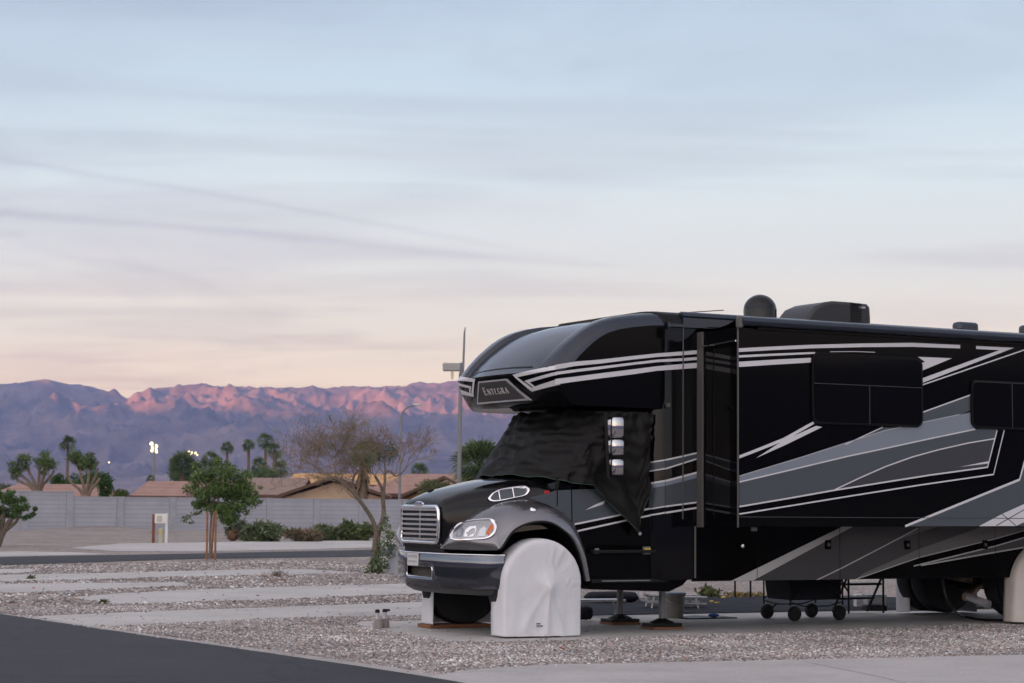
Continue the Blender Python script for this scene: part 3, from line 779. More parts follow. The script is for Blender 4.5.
# ---------- roof gear
dv_ = .55; dua, dub = side(746.3, 312, dv_)[0], side(773.6, 312, dv_)[0]; dzt = side(760, 294.6, dv_)[1]; r_ = (dub - dua) / 2
d = MB(); prf = [(r_, ZR - .03), (r_, dzt - r_ * .95)] + [(r_ * math.cos(R(a)), dzt - r_ * .95 + r_ * .95 * math.sin(R(a))) for a in (12, 24, 36, 48, 60, 72, 82, 90)]
d.lathe(prf, 32, ((dua + dub) / 2, dv_, 0)); d.build('satellite_dome', mat('dome_black', (.004, .0045, .006), .10, 0, .35, 0), RV, smooth=50)
a = MB(); v0, v1 = .42, 1.10; ac_u0, ac_u1 = side(806, 320, v0)[0], side(871.5, 318, v0)[0]; ah = side(835, 300.8, v0)[1] - ZR; al = ac_u1 - ac_u0
sec3 = [(ac_u0, -.02), (ac_u0 + .05, ah * .35), (ac_u0 + .15 * al, ah * .72), (ac_u0 + .30 * al, ah * .93), (ac_u0 + .42 * al, ah), (ac_u0 + .70 * al, ah * 1.0), (ac_u1 - .06, ah * .97), (ac_u1 - .01, ah * .86), (ac_u1, ah * .3), (ac_u1 - .01, -.02)]
a.prism([(u, v0, ZR + z) for u, z in sec3], (0, v1 - v0, 0))
ac = a.build('air_conditioner', mat('ac_shroud', (.02, .021, .024), .42), RV, bevel=.04, seg=3, smooth=40)
t = MB()
for k in range(12): t.box(ac_u0 + .70 * al, ac_u0 + .84 * al, v0 - .012, v0 + .005, ZR + .06 + k * .02, ZR + .07 + k * .02)
t.build('ac_louvre', DARK, ac)
t = MB(); t.box(ac_u0 + .69 * al - .012, ac_u0 + .69 * al, v0 - .006, v0, ZR, ZR + ah * .98); t.build('shroud_joint', DARK, ac)
t = MB(); t.box(ac_u1 - .20, ac_u1 - .10, v0 - .006, v0 - .002, ZR + ah * .76, ZR + ah * .84); t.build('ac_badge', LINE, ac)
for xa, xb, yt in ((953.5, 980, 321.6), (1020, 1050, 325)):
    ua, ub = side(xa + 6, 327, .35)[0], side(xb, 327, .35)[0]; zt = side((xa + xb) / 2, yt, .35)[1]
    t = MB(); t.box(ua, ub, .35, .52, ZR - .03, zt); t.build('roof_vent', SHOULDER, RV, bevel=.05, seg=3, smooth=40)
t = MB(); t.tube([(2.0, .5, ZR + .02), (2.9, .62, ZR + .12)], .006, 5); t.build('antenna', DARK, RV)

# ---------- wheels, axles, jacks, exhaust
def wheel(u, v, name='wheel'):
    e_ = empty(name, (u, v, .50 + .045)); e_.parent = RV
    t_ = MB(); t_.lathe([(.30, -.12), (.42, -.135), (.48, -.12), (.50, -.08), (.50, .08), (.48, .12), (.42, .135), (.30, .12)], 36, (0, 0, 0), 'y'); t_.build('tyre', TYRE, e_, smooth=35)
    r_ = MB(); r_.lathe([(0, -.06), (.08, -.06), (.10, -.02), (.22, -.03), (.29, -.11), (.31, -.12), (.31, .12), (0, .12)], 28, (0, 0, 0), 'y'); r_.build('rim', STEEL, e_, smooth=35)
    return e_
for v_ in (.22, 1.93): wheel(0.02, v_)
AX = 7.45
for v_ in (.20, .50, W - .50, W - .20): wheel(AX, v_)
ch = MB()
for v_ in (.78, W - .78): ch.box(-.8, 9.5, v_ - .05, v_ + .05, .66, .90)
ch.box(-.5, 1.2, .75, W - .75, .62, 1.2); ch.box(2.1, 9.8, .1, W - .1, .64, .70)
ch.tube([(0, .2, .52), (0, W - .2, .52)], .07, 8); ch.tube([(AX, .2, .52), (AX, W - .2, .52)], .09, 8); ch.box(AX - .2, AX + .2, cen - .2, cen + .2, .40, .66)
ch.box(-.5, .62, .70, .72, .6, 1.32); ch.box(-.5, .62, W - .72, W - .70, .6, 1.32)
ch.build('chassis', MATTE, RV)
JK = []
for (x_, y_) in ((620, 626), (662, 630.7)):
    ju, jv = rvg(x_, y_ - 1.5); JK.append((ju, jv))
    j = MB(); j.lathe([(.04, .10), (.04, .62)], 12, (ju, jv, 0)); j.lathe([(.065, .45), (.065, .75)], 12, (ju, jv, 0))
    jo = j.build('levelling_jack', GALV, RV, smooth=40)
    j = MB(); j.lathe([(.05, .13), (.15, .085), (.15, .075), (0, .075)], 8, (ju, jv, 0)); j.build('jack_foot', DARK, jo)
pA = side(968, 597, .55)
ex = MB(); ex.tube([(7.0, 1.5, .60), (7.35, 1.05, .50), (pA[0] - .02, .56, pA[1])], .06, 10); xo = ex.build('exhaust_pipe', RUSTP, RV, smooth=50)
pA = side(968, 597, .55); pB = side(989, 604.8, .25)
ex = MB(); ex.tube([(pA[0], .55, pA[1]), (pB[0], .25, pB[1])], [.05, .058], 14, cap=False); ex.tube([(pA[0], .55, pA[1]), (pB[0], .25, pB[1])], [.044, .052], 14)
ex.build('exhaust_tip', mat('polished_tip', (.80, .80, .83), .25, .7), xo, smooth=50)
# ================================================================== GROUND
def noise_mix(nt, src, scale, lo, hi, c1, c2, detail=5, rough=.6):
    n = nt.nodes.new('ShaderNodeTexNoise'); n.inputs['Scale'].default_value = scale; n.inputs['Detail'].default_value = detail; n.inputs['Roughness'].default_value = rough
    nt.links.new(src, n.inputs[0]); r = nt.nodes.new('ShaderNodeValToRGB'); nt.links.new(n.outputs[0], r.inputs[0])
    r.color_ramp.elements[0].position = lo; r.color_ramp.elements[1].position = hi
    r.color_ramp.elements[0].color = (*c1, 1); r.color_ramp.elements[1].color = (*c2, 1); return r.outputs[0]
def mixc(nt, a, b, fac, mode='MIX'):
    m = nt.nodes.new('ShaderNodeMix'); m.data_type = 'RGBA'; m.blend_type = mode
    for sock, val in ((m.inputs[6], a), (m.inputs[7], b)):
        if isinstance(val, tuple): sock.default_value = (*val, 1)
        else: nt.links.new(val, sock)
    if isinstance(fac, (int, float)): m.inputs[0].default_value = fac
    else: nt.links.new(fac, m.inputs[0])
    return m.outputs[2]
def new_mat(name):
    m = bpy.data.materials.new(name); m.use_nodes = True; nt = m.node_tree
    tc = nt.nodes.new('ShaderNodeTexCoord'); return m, nt, nt.nodes['Principled BSDF'], tc.outputs['Object']
def bump_from(nt, b, src, strength, dist):
    k = nt.nodes.new('ShaderNodeBump'); k.inputs['Strength'].default_value = strength; k.inputs['Distance'].default_value = dist
    nt.links.new(src, k.inputs['Height']); nt.links.new(k.outputs[0], b.inputs['Normal'])

# gravel sheet: pebbled colour cells
GR, nt, b_, src = new_mat('gravel_bed')
vo = nt.nodes.new('ShaderNodeTexVoronoi'); vo.inputs['Scale'].default_value = 22; nt.links.new(src, vo.inputs[0])
hsv = nt.nodes.new('ShaderNodeValToRGB'); sep = nt.nodes.new('ShaderNodeSeparateColor'); nt.links.new(vo.outputs['Color'], sep.inputs[0]); nt.links.new(sep.outputs[0], hsv.inputs[0])
cr = hsv.color_ramp; cr.elements[0].position = 0; cr.elements[0].color = (.17, .145, .13, 1); cr.elements[1].position = 1; cr.elements[1].color = (.58, .55, .54, 1)
for p_, c_ in ((.3, (.28, .245, .225)), (.5, (.38, .345, .325)), (.7, (.33, .28, .25)), (.85, (.48, .445, .43))):
    e_ = cr.elements.new(p_); e_.color = (*c_, 1)
big = noise_mix(nt, src, .35, .35, .7, (.68, .68, .67), (.96, .94, .91))
far = noise_mix(nt, src, .004, .3, .7, (.24, .205, .175), (.34, .30, .26))
c1 = mixc(nt, hsv.outputs[0], big, 1.0, 'MULTIPLY')
nt.links.new(c1, b_.inputs['Base Color']); b_.inputs['Roughness'].default_value = .85; b_.inputs['Specular IOR Level'].default_value = .2
bump_from(nt, b_, vo.outputs['Distance'], .8, .03)
# concrete
def concrete(name, base, amp=.12):
    m, nt, b_, src = new_mat(name)
    a = noise_mix(nt, src, .9, .3, .75, tuple(c * (1 - amp) for c in base), tuple(c * (1 + amp) for c in base), 8)
    s_ = noise_mix(nt, src, 28, .35, .65, (.90, .90, .90), (1.06, 1.06, 1.06), 4)
    st_ = noise_mix(nt, src, .35, .48, .75, (1, 1, 1), (.72, .71, .69), 9, .75)
    c_ = mixc(nt, mixc(nt, a, s_, 1.0, 'MULTIPLY'), st_, 1.0, 'MULTIPLY')
    nt.links.new(c_, b_.inputs['Base Color']); b_.inputs['Roughness'].default_value = .8; b_.inputs['Specular IOR Level'].default_value = .3
    n = nt.nodes.new('ShaderNodeTexNoise'); n.inputs['Scale'].default_value = 60; nt.links.new(src, n.inputs[0]); bump_from(nt, b_, n.outputs[0], .15, .01)
    return m
CONC = concrete('concrete_pad', (.46, .445, .43))
CONC2 = concrete('concrete_apron', (.42, .405, .40), .1)
EDGE = concrete('concrete_edge', (.36, .34, .325), .2)
AS, nt, b_, src = new_mat('asphalt')
a = noise_mix(nt, src, 45, .38, .66, (.014, .0155, .0195), (.040, .043, .052), 6, .8)
st_ = noise_mix(nt, src, .45, .3, .7, (.72, .72, .73), (1.28, 1.27, 1.25), 8, .75)
crk = nt.nodes.new('ShaderNodeTexVoronoi'); crk.feature = 'DISTANCE_TO_EDGE'; crk.inputs['Scale'].default_value = .22
nw = nt.nodes.new('ShaderNodeTexNoise'); nw.inputs['Scale'].default_value = 1.2; nt.links.new(src, nw.inputs[0])
va = nt.nodes.new('ShaderNodeVectorMath'); va.operation = 'MULTIPLY_ADD'; nt.links.new(nw.outputs['Color'], va.inputs[0]); va.inputs[1].default_value = (1.2, 1.2, 0); nt.links.new(src, va.inputs[2]); nt.links.new(va.outputs[0], crk.inputs[0])
cm = nt.nodes.new('ShaderNodeMapRange'); cm.inputs[1].default_value = 0; cm.inputs[2].default_value = .007; cm.inputs[3].default_value = .55; cm.inputs[4].default_value = 1; nt.links.new(crk.outputs['Distance'], cm.inputs[0])
c_ = mixc(nt, mixc(nt, a, st_, 1, 'MULTIPLY'), cm.outputs[0], 1, 'MULTIPLY')
nt.links.new(c_, b_.inputs['Base Color']); b_.inputs['Roughness'].default_value = .75; b_.inputs['Specular IOR Level'].default_value = .35
n = nt.nodes.new('ShaderNodeTexNoise'); n.inputs['Scale'].default_value = 120; nt.links.new(src, n.inputs[0]); bump_from(nt, b_, n.outputs[0], .4, .01)

E0 = 9600
g = MB(); g.poly([(-E0, -E0, 0), (E0, -E0, 0), (E0, E0, 0), (-E0, E0, 0)])
tag(g.build('gravel_ground', GR), kind='structure')

def sheet(name, pts, m, z=.004, conv=True, rough_edge=0.0, step=.35):
    """flat ground sheet from measured outline; its edges wander a little where gravel spills over"""
    q = [gnd(*p)[:2] if conv else np.array(p[:2]) for p in pts]
    out_ = []
    for i in range(len(q)):
        a_, c_ = q[i], q[(i + 1) % len(q)]; L_ = np.linalg.norm(c_ - a_); k_ = max(1, min(160, int(L_ / step))) if rough_edge else 1
        n_ = np.array([-(c_ - a_)[1], (c_ - a_)[0]]) / max(L_, 1e-6)
        for j in range(k_):
            p = a_ + (c_ - a_) * j / k_
            if rough_edge: p = p + n_ * rough_edge * mnoise.noise(Vector((p[0] * 1.3, p[1] * 1.3, 3.1)))
            out_.append((p[0], p[1], z))
    mb = MB(); mb.poly(out_); o = mb.build(name, m, fix=False)
    return tag(o, kind='structure')
PADS = {}
def pad(name, pts, m=CONC, z=.006, re=.10):
    PADS[len(PADS)] = [tuple(gnd(*p)[:2]) for p in pts]; return sheet(name, pts, m, z, True, re)
road_edge = [(-80, 602.4), (0, 614.6), (78, 626.4), (156, 638), (234, 649), (312.5, 660.4), (400, 673.6), (456, 683), (520, 694)]
rw = [gnd(*p)[:2] for p in road_edge]; r_t = (rw[-3] - rw[1]) / np.linalg.norm(rw[-3] - rw[1]); r_n = np.array([r_t[1], -r_t[0]])
if r_n @ (-rw[3]) < 0: r_n = -r_n                     # towards the camera's side
asph = [rw[0] - r_t * 60] + rw + [rw[-1] + r_t * 45]; asph = asph + [asph[-1] + r_n * 11, asph[0] + r_n * 11]
sheet('road', asph, AS, .012, False, .03)
PADS['road'] = [tuple(p) for p in asph]
edge = [(x, y - (1.2 + 3.2 * min(1, max(0, x) / 400))) for x, y in road_edge]
sheet('road_edge_strip', road_edge + edge[::-1], EDGE, .008, True, .02)
PADS['strip'] = [tuple(gnd(*p)[:2]) for p in road_edge + edge[::-1]]
pad('pavement_apron', [(428, 677.5), (470, 670.5), (550, 665.3), (690, 662.7), (850, 659.4), (1024, 655.6), (1250, 650.5), (1500, 646), (1500, 705), (560, 705), (520, 695.5), (456, 684.5)], CONC2, .010, .03)
g = MB()
for x0, y0, x1, y1 in ((806, 661, 884, 677), (884, 677, 980, 700)):
    p, q = gnd(x0, y0, .0135), gnd(x1, y1, .0135); t_ = (q - p) / np.linalg.norm(q - p); n_ = np.array([-t_[1], t_[0], 0]) * .014
    g.poly([p + n_, q + n_, q - n_, p - n_])
tag(g.build('pavement_joint', mat('joint_pale', (.46, .46, .47), .8), fix=False), kind='structure')
pad('concrete_pad', [(352, 624), (392, 633), (441, 641.4), (490, 643), (600, 639.5), (690, 636), (850, 629.7), (1024, 623), (1300, 613), (1300, 602), (1024, 610.5), (690, 611), (560, 615), (440, 620), (396, 621.4), (357, 621.4)])
pad('concrete_pad', [(30, 617), (117, 613), (273, 607.4), (400, 603), (470, 600.5), (560, 597), (560, 610), (430, 615.8), (371, 616.6), (273, 618.6), (117, 626.4), (85, 626.5)])
pad('concrete_pad', [(70, 598), (110, 594), (176, 590.6), (280, 587.2), (400, 584), (520, 580), (520, 590), (400, 594.6), (273, 600), (117, 604.4)])
pad('concrete_pad', [(-60, 584.5), (60, 583.4), (184, 582.6), (196, 585.6), (120, 589), (40, 592.4), (-60, 594)])
pad('concrete_pad', [(-60, 576), (100, 573.4), (254, 569.4), (310, 569.6), (363, 573), (300, 574.4), (180, 577), (60, 580.4), (-60, 583)])
pad('concrete_pad', [(-60, 570), (30, 569), (38, 570.5), (20, 573.4), (-60, 575)])
sheet('service_road', [(-120, 558.4), (0, 557.4), (195, 553.8), (371, 550), (560, 545), (560, 552), (367, 556.8), (195, 559), (0, 565.4), (-120, 568)], AS, .010, True, .05)
PADS['sr'] = [tuple(gnd(*p)[:2]) for p in [(-120, 558.4), (0, 557.4), (195, 553.8), (371, 550), (560, 545), (560, 552), (367, 556.8), (195, 559), (0, 565.4), (-120, 568)]]
pad('concrete_pad', [(-60, 553), (20, 551.4), (80, 552.6), (110, 554.4), (0, 556.4), (-60, 557)], CONC, .006, .1)
pad('concrete_pad', [(70, 548), (120, 543.8), (260, 541.5), (390, 540.5), (470, 539), (470, 545), (300, 549.5), (190, 551.6), (110, 551)], CONC, .006, .1)

# dark outdoor ground cloth on the far side of the motorhome
WM, nt, b_, src = new_mat('woven_mat')
wv = nt.nodes.new('ShaderNodeTexNoise'); wv.inputs['Scale'].default_value = 5; nt.links.new(src, wv.inputs[0])
c_ = noise_mix(nt, src, 3, .3, .7, (.018, .020, .026), (.042, .046, .056), 6); nt.links.new(c_, b_.inputs['Base Color']); b_.inputs['Roughness'].default_value = .9; b_.inputs['Specular IOR Level'].default_value = .08
bump_from(nt, b_, wv.outputs[0], .6, .03)
PADS['mat'] = [rvw(2.0, 3.5)[:2], rvw(10, 3.1)[:2], rvw(10.2, 6.9)[:2], rvw(4.2, 7.4)[:2]]
gm = MB(); nn = 26
gm.grid([[(*(np.array(rvw((2.0 + 2.2 * j / nn) * (1 - i / nn) + 10.1 * i / nn, 3.5 - .4 * i / nn + (3.9 - .1 * i / nn) * j / nn))[:2]), .016 + .02 * max(0, mnoise.noise(Vector((i * .5, j * .6, 0))))) for j in range(nn + 1)] for i in range(nn + 1)])
tag(gm.build('patio_mat', WM, smooth=60), 'dark blue-grey rippled ground cloth spread behind the motorhome', 'patio mat')

# ---------- loose stones lying on the nearer gravel (uncountable)
def in_poly(P, poly):
    x, y = P[:, 0], P[:, 1]; ins = np.zeros(len(P), bool); n = len(poly)
    for i in range(n):
        (x1, y1), (x2, y2) = poly[i], poly[(i + 1) % n]
        c_ = ((y1 > y) != (y2 > y)) & (x < (x2 - x1) * (y - y1) / (y2 - y1 + 1e-12) + x1); ins ^= c_
    return ins
def stones(name, outline, density, smin, smax):
    q = np.array([gnd(*p)[:2] for p in outline]); lo, hi = q.min(0), q.max(0); N = int((hi - lo).prod() * density)
    P = lo + RNG.random((N, 2)) * (hi - lo); keep = in_poly(P, [tuple(a) for a in q])
    for k, pl_ in PADS.items():
        jit = P + RNG.normal(0, .03, P.shape)
        stray = RNG.random(len(P)) < .012
        keep &= (~in_poly(jit, pl_)) | (stray & (k not in ('road', 'mat')))
    P = P[keep]; N = len(P)
    ico = np.array([(0, 0, 1), (.894, 0, .447), (.276, .851, .447), (-.724, .526, .447), (-.724, -.526, .447), (.276, -.851, .447), (.724, .526, -.447), (-.276, .851, -.447), (-.894, 0, -.447), (-.276, -.851, -.447), (.724, -.526, -.447)])
    fc = np.array([(0, 1, 2), (0, 2, 3), (0, 3, 4), (0, 4, 5), (0, 5, 1), (1, 10, 6), (1, 6, 2), (2, 6, 7), (2, 7, 3), (3, 7, 8), (3, 8, 4), (4, 8, 9), (4, 9, 5), (5, 9, 10), (5, 10, 1)])
    s_ = smin + (smax - smin) * RNG.random(N) ** 2.8
    V = ico[None] * (1 + RNG.normal(0, .16, (N, 11, 1))); ax = np.stack([1 + .45 * RNG.random(N), .8 + .3 * RNG.random(N), .45 + .4 * RNG.random(N)], 1)
    V = V * ax[:, None, :] * s_[:, None, None]
    th = RNG.random(N) * 6.283; c_, si = np.cos(th), np.sin(th); tl = RNG.normal(0, .35, N)
    X = V[..., 0] * c_[:, None] - V[..., 1] * si[:, None]; Y = V[..., 0] * si[:, None] + V[..., 1] * c_[:, None]; Z = V[..., 2] + X * tl[:, None]
    V = np.stack([X + P[:, :1], Y + P[:, 1:], Z + (s_ * .35)[:, None]], -1).reshape(-1, 3)
    Fc = (fc[None] + (np.arange(N) * 11)[:, None, None]).reshape(-1, 3)
    me = bpy.data.meshes.new(name); me.vertices.add(len(V)); me.vertices.foreach_set('co', V.astype(np.float32).ravel())
    me.loops.add(Fc.size); me.loops.foreach_set('vertex_index', Fc.astype(np.int32).ravel()); me.polygons.add(len(Fc))
    me.polygons.foreach_set('loop_start', np.arange(0, Fc.size, 3, dtype=np.int32)); me.polygons.foreach_set('loop_total', np.full(len(Fc), 3, np.int32)); me.update()
    pal = np.array([(.24, .205, .205), (.33, .30, .30), (.42, .40, .405), (.28, .225, .22), (.19, .17, .17), (.52, .51, .52), (.34, .27, .25), (.38, .36, .36), (.30, .285, .29), (.32, .17, .12)])
    pr_ = np.array([.14, .16, .14, .12, .10, .09, .07, .10, .07, .01]); t_ = pal[RNG.choice(len(pal), N, p=pr_)] * (.52 + 1.02 * RNG.random((N, 1))) * np.array([.99, 1.01, .98]) * (1 + .22 * np.sin(P[:, :1] * 1.7 + 2 * np.sin(P[:, 1:] * 1.1)) * np.cos(P[:, 1:] * 2.3))
    a = me.color_attributes.new('tone', 'FLOAT_COLOR', 'POINT'); a.data.foreach_set('color', np.repeat(np.concatenate([t_, np.ones((N, 1))], 1), 11, 0).astype(np.float32).ravel())
    me.materials.append(STONE); o = bpy.data.objects.new(name, me); COL.objects.link(o); tag(o, kind='stuff'); return o
STONE = tone_mat('stone_mix', .8, .25)
gv = stones('gravel', [(-10, 606), (-10, 616), (120, 634), (320, 661), (430, 677), (560, 667), (1040, 657.5), (1060, 618), (700, 633), (560, 612), (380, 605), (60, 606)], 2000, .006, .019)
tag(gv, 'pinkish grey crushed gravel between the concrete pads', 'gravel')
gv2 = stones('gravel', [(-10, 566), (-10, 606), (380, 605), (480, 600), (480, 572), (300, 560)], 160, .014, .030)
tag(gv2, 'coarser scattered gravel further back among the pads', 'gravel')

# dirt bank along the foot of the wall
DIRT, nt, b_, src = new_mat('sandy_dirt')
c_ = mixc(nt, noise_mix(nt, src, .5, .3, .72, (.22, .195, .18), (.37, .34, .325), 8, .7), noise_mix(nt, src, 3.5, .35, .65, (.72, .70, .68), (1.1, 1.1, 1.1), 6, .75), 1, 'MULTIPLY'); nt.links.new(c_, b_.inputs['Base Color']); b_.inputs['Roughness'].default_value = .95; b_.inputs['Specular IOR Level'].default_value = .1

# ================================================================== THINGS AROUND THE MOTORHOME
def to_rv(o): o.location = tuple(ORG); o.rotation_euler = (0, 0, RVROT); return o
def cover(name, u0, half, ztop, vb, vf, flip, m, seed, z0=.05, flare=.0):
    """cloth draped over a wheel: an arched outer face with a hem, wrapped back round the tyre"""
    n = 110; ol = []; rnd = random.Random(int(seed * 10)); hub = (.05, .60)
    for k in range(n + 1):
        t = k / n
        if t < .28: z = z0 + (ztop - half * .98 - z0) * (t / .28); u = -half * (1 + flare * (1 - t / .28))
        elif t > .72: z = z0 + (ztop - half * .98 - z0) * ((1 - t) / .28); u = half * (1 + flare * (1 - (1 - t) / .28))
        else:
            a = math.pi * (1 - (t - .28) / .44); u = half * math.cos(a); z = ztop - half * .98 + half * .98 * math.sin(a)
        ol.append((u, z))
    # pulled creases running out from the hub, mostly to the upper rear
    cre = [(R(rnd.uniform(-30, 84)), R(rnd.uniform(1.2, 2.8)), rnd.uniform(.005, .013), rnd.uniform(.10, .34)) for _ in range(24)] + [(R(rnd.uniform(95, 170)), R(rnd.uniform(2, 4)), rnd.uniform(.002, .005), .25) for _ in range(5)] + [(R(rnd.uniform(-125, -60)), R(rnd.uniform(3, 6)), rnd.uniform(.006, .014), .05) for _ in range(6)]
    rings = [(1.0, vb), (1.004, vb - (vb - vf) * .25), (1.004, vb - (vb - vf) * .5), (1.002, vb - (vb - vf) * .72), (.998, vf + .045), (.988, vf + .02), (.972, vf + .008), (.95, vf), (.925, vf - .003)]
    rings += [(.90 - .90 * k / 26, vf - .004 - .03 * (k / 26)) for k in range(27)]
    rows = []
    for ri, (s_, v) in enumerate(rings):
        r = []
        for k, (u, z) in enumerate(ol):
            uu = u * s_; zz = z0 + (z - z0) * s_; face = (.05, .05, .06, .08, .14, .3, .5, .75, .9)[ri] if ri < 9 else 1
            du, dz = uu - hub[0], zz - hub[1]; rad = math.hypot(du, dz); a = math.atan2(dz, du)
            d = 0
            wob = .10 * mnoise.noise(Vector((uu * 5, zz * 5, seed)))
            for ca, cw, ch_, r0 in cre:
                e_ = ((a + wob * .35 - ca) / cw) ** 2
                if e_ < 9: d += ch_ * math.exp(-e_) * min(1, max(0, (rad - r0 * .4) / .12)) * (1 if rad < .5 else max(.2, 1 - (rad - .5) * 2))
            d += .045 * math.exp(-(rad / .12) ** 2)                                   # the hub pushes the cloth out
            if dz < 0: d += .04 * math.exp(-(du / (.05 + .12 * -dz)) ** 2) * max(0, 1 + dz / .62)   # and a ridge hangs below it
            d += .010 * mnoise.noise(Vector((uu * 3.2, zz * 2.0, seed + 5))) + .006 * math.sin(uu * 30 + seed + 3 * mnoise.noise(Vector((uu * 2, zz, seed)))) * max(0, 1 - zz / .6)
            vv = v - d * face
            zo = .006 * mnoise.noise(Vector((uu * 7, v * 6, seed))) + .012 * uu * (1 if zz < z0 + .03 else 0) * -1 if zz < z0 + .03 else 0
            r.append((u0 + uu * (1 + .006 * mnoise.noise(Vector((u * 6, z * 6, seed + 9)))), (W - vv) if flip else vv, zz + zo))
        rows.append(r)
    mb = MB(); mb.grid(rows); o = mb.build(name, m, smooth=80); to_rv(o)
    so = o.modifiers.new('t', 'SOLIDIFY'); so.thickness = .004
    return o
c1_ = cover('wheel_cover', .04, .495, 1.095, .26, -.045, False, CLOTHW, 1.3, .022)
tag(c1_, 'white cloth wheel cover over the near front wheel with a small dark print', 'wheel cover')
c2_ = cover('wheel_cover', .06, .50, 1.10, .70, .36, True, CLOTHW, 4.1)
tag(c2_, 'white wheel cover on the far front wheel, seen as a strip under the bumper', 'wheel cover')
c3_ = cover('wheel_cover', 7.46, .60, 1.06, .10, -.10, False, CLOTHT, 2.4, .03, .03)
tag(c3_, 'pale wheel cover draped over the near rear wheel beside the black cable', 'wheel cover')
c4_ = cover('wheel_cover', 7.66, .60, 1.10, .26, -.06, True, CLOTHW, 7.7, .03)
tag(c4_, 'cream wheel cover on the far rear wheel, seen beside the dark tyre', 'wheel cover')
for o in (c1_, c2_, c3_, c4_): o['group'] = 'cloth wheel covers on the motorhome'
t = MB()
for (x0, x1, y) in ((536, 540, 623.8), (536, 542.4, 626)):
    (ua, za), (ub, zb) = side(x0, y, -.1), side(x1, y + .2, -.1)
    for k in range(6):
        w_ = (ub - ua) / 6; t.box(ua + k * w_, ua + (k + .7) * w_, -.094, -.088, za - .007, za + .007)
# print sits in the hem of the cover
t2 = t.build('print', INK, c1_)
vt_ = min(v.co.y for v in c1_.data.vertices if abs(v.co.x - side(539, 626, -.1)[0]) < .12 and abs(v.co.z - side(539, 626, -.1)[1]) < .12)
t2.location = (0, vt_ - -.094 - .012, 0)

def block(name, u, v, du, dv, z0, z1, m, label, cat, group=None, rz=0):
    mb = MB(); mb.box(-du / 2, du / 2, -dv / 2, dv / 2, z0, z1); o = mb.build(name, m, bevel=.006); P = rvw(u, v); o.location = P; o.rotation_euler = (0, 0, RVROT + rz)
    return tag(o, label, cat, group)
block('wood_block', .0, .14, .54, .30, .006, .046, WOOD, 'brown plank under the hem of the near white front wheel cover', 'wood block')
block('wood_block', -.06, 1.95, .80, .36, .006, .05, WOOD, 'long reddish plank under the bare front tyre', 'wood block')
for i, (ju, jv) in enumerate(JK):
    lab = ['under the jack foot nearer the front wheel', 'under the jack foot nearer the grey bucket'][i]
    block('wood_block', ju, jv, .42, .30, .006, .035, WOOD, 'orange-brown board lying ' + lab, 'wood block')
    o = block('jack_pad', ju, jv, .40, .28, .036, .075, DARK, 'black jack pad on an orange board ' + lab, 'jack pad')

# black fabric shroud over the windscreen and the door windows
top = [(.90, W - .28, 2.545), (.80, 1.7, 2.56), (.775, cen, 2.56), (.79, .75, 2.56), (.83, .30, 2.55), (.90, .14, 2.55), (1.1, .07, 2.54), (1.3, .06, 2.54), (1.50, .06, 2.53)]
bot = [(.47, W - .24, 1.79), (.20, 1.75, 1.80), (.13, cen, 1.80), (.19, .72, 1.785), (.34, .24, 1.755), (.46, .07, 1.72), (.70, .03, 1.70), (1.05, .045, 1.36), (1.50, .05, 1.70)]
tp_ = smooth_curve(top, 9); bt_ = [np.array(p) for p in smooth_curve(bot[:7], 9)]
pk = side(636.5, 533.5, .045); e0 = np.array([.70, .03, 1.70]); e1 = np.array([pk[0], .045, pk[1]]); e2 = np.array([1.46, .05, side(654, 487, .05)[1]])
for k in range(1, 10): bt_.append(e0 + (e1 - e0) * k / 9)
for k in range(1, 10): bt_.append(e1 + (e2 - e1) * k / 9)
rows = []; NV = 60
for i, (a_, c_) in enumerate(zip(tp_, bt_)):
    col = []
    fr_ = min(1, max(0, (i - 30) / 12))                # 0 on the windscreen, 1 on the side
    nv = np.array([-.8, 0, .4]) * (1 - fr_) + np.array([0, -1, 0]) * fr_
    for k in range(NV + 1):
        t_ = k / NV; p = a_ + (c_ - a_) * t_
        s1 = i * .17; w_ = math.sin(t_ * 21 + 1.7 * math.sin(s1 * .7) + 2.5 * mnoise.noise(Vector((s1 * .8, t_ * 2, 1))))
        env = (.25 + .75 * t_) * (1 - .4 * fr_) * math.sin(math.pi * min(1, .08 + t_ * .9)) ** .5
        dsp = .024 * w_ * env + .018 * math.sin(t_ * 47 + 3.5 * mnoise.noise(Vector((s1 * 1.1, t_ * 3, 8))) + s1 * 1.4) * (.4 + mnoise.noise(Vector((s1 * .9, t_ * 2.5, 3)))) + .05 * mnoise.noise(Vector((s1 * 1.3, t_ * 3.2, 4.4))) + .03 * mnoise.noise(Vector((s1 * 4, t_ * 9 - s1, 2.4))) + .045
        if i > 30: dsp += .02 * math.sin((s1 * 3 - t_ * 9) * 1.2) * t_
        col.append(p + nv * dsp)
    rows.append(col)
mb = MB(); mb.grid(rows); sh = mb.build('windscreen_shroud', CLOTHB, smooth=80); to_rv(sh)
so = sh.modifiers.new('t', 'SOLIDIFY'); so.thickness = .004
tag(sh, 'black mesh shroud tied over the windscreen and side windows, ending in a point', 'windscreen cover')
mb = MB(); mb.tube([c_[-1] for c_ in rows], .006, 5); mb.build('hem_cord', mat('cord_green', (.02, .05, .03), .7), sh)
mb = MB()
for P in (rows[63][-1] if len(rows) > 63 else e1,):
    mb.lathe([(0, -.006), (.02, -.006), (.02, .006), (0, .006)], 12, tuple(P), 'y')
mb.build('grommet', STEEL, sh)

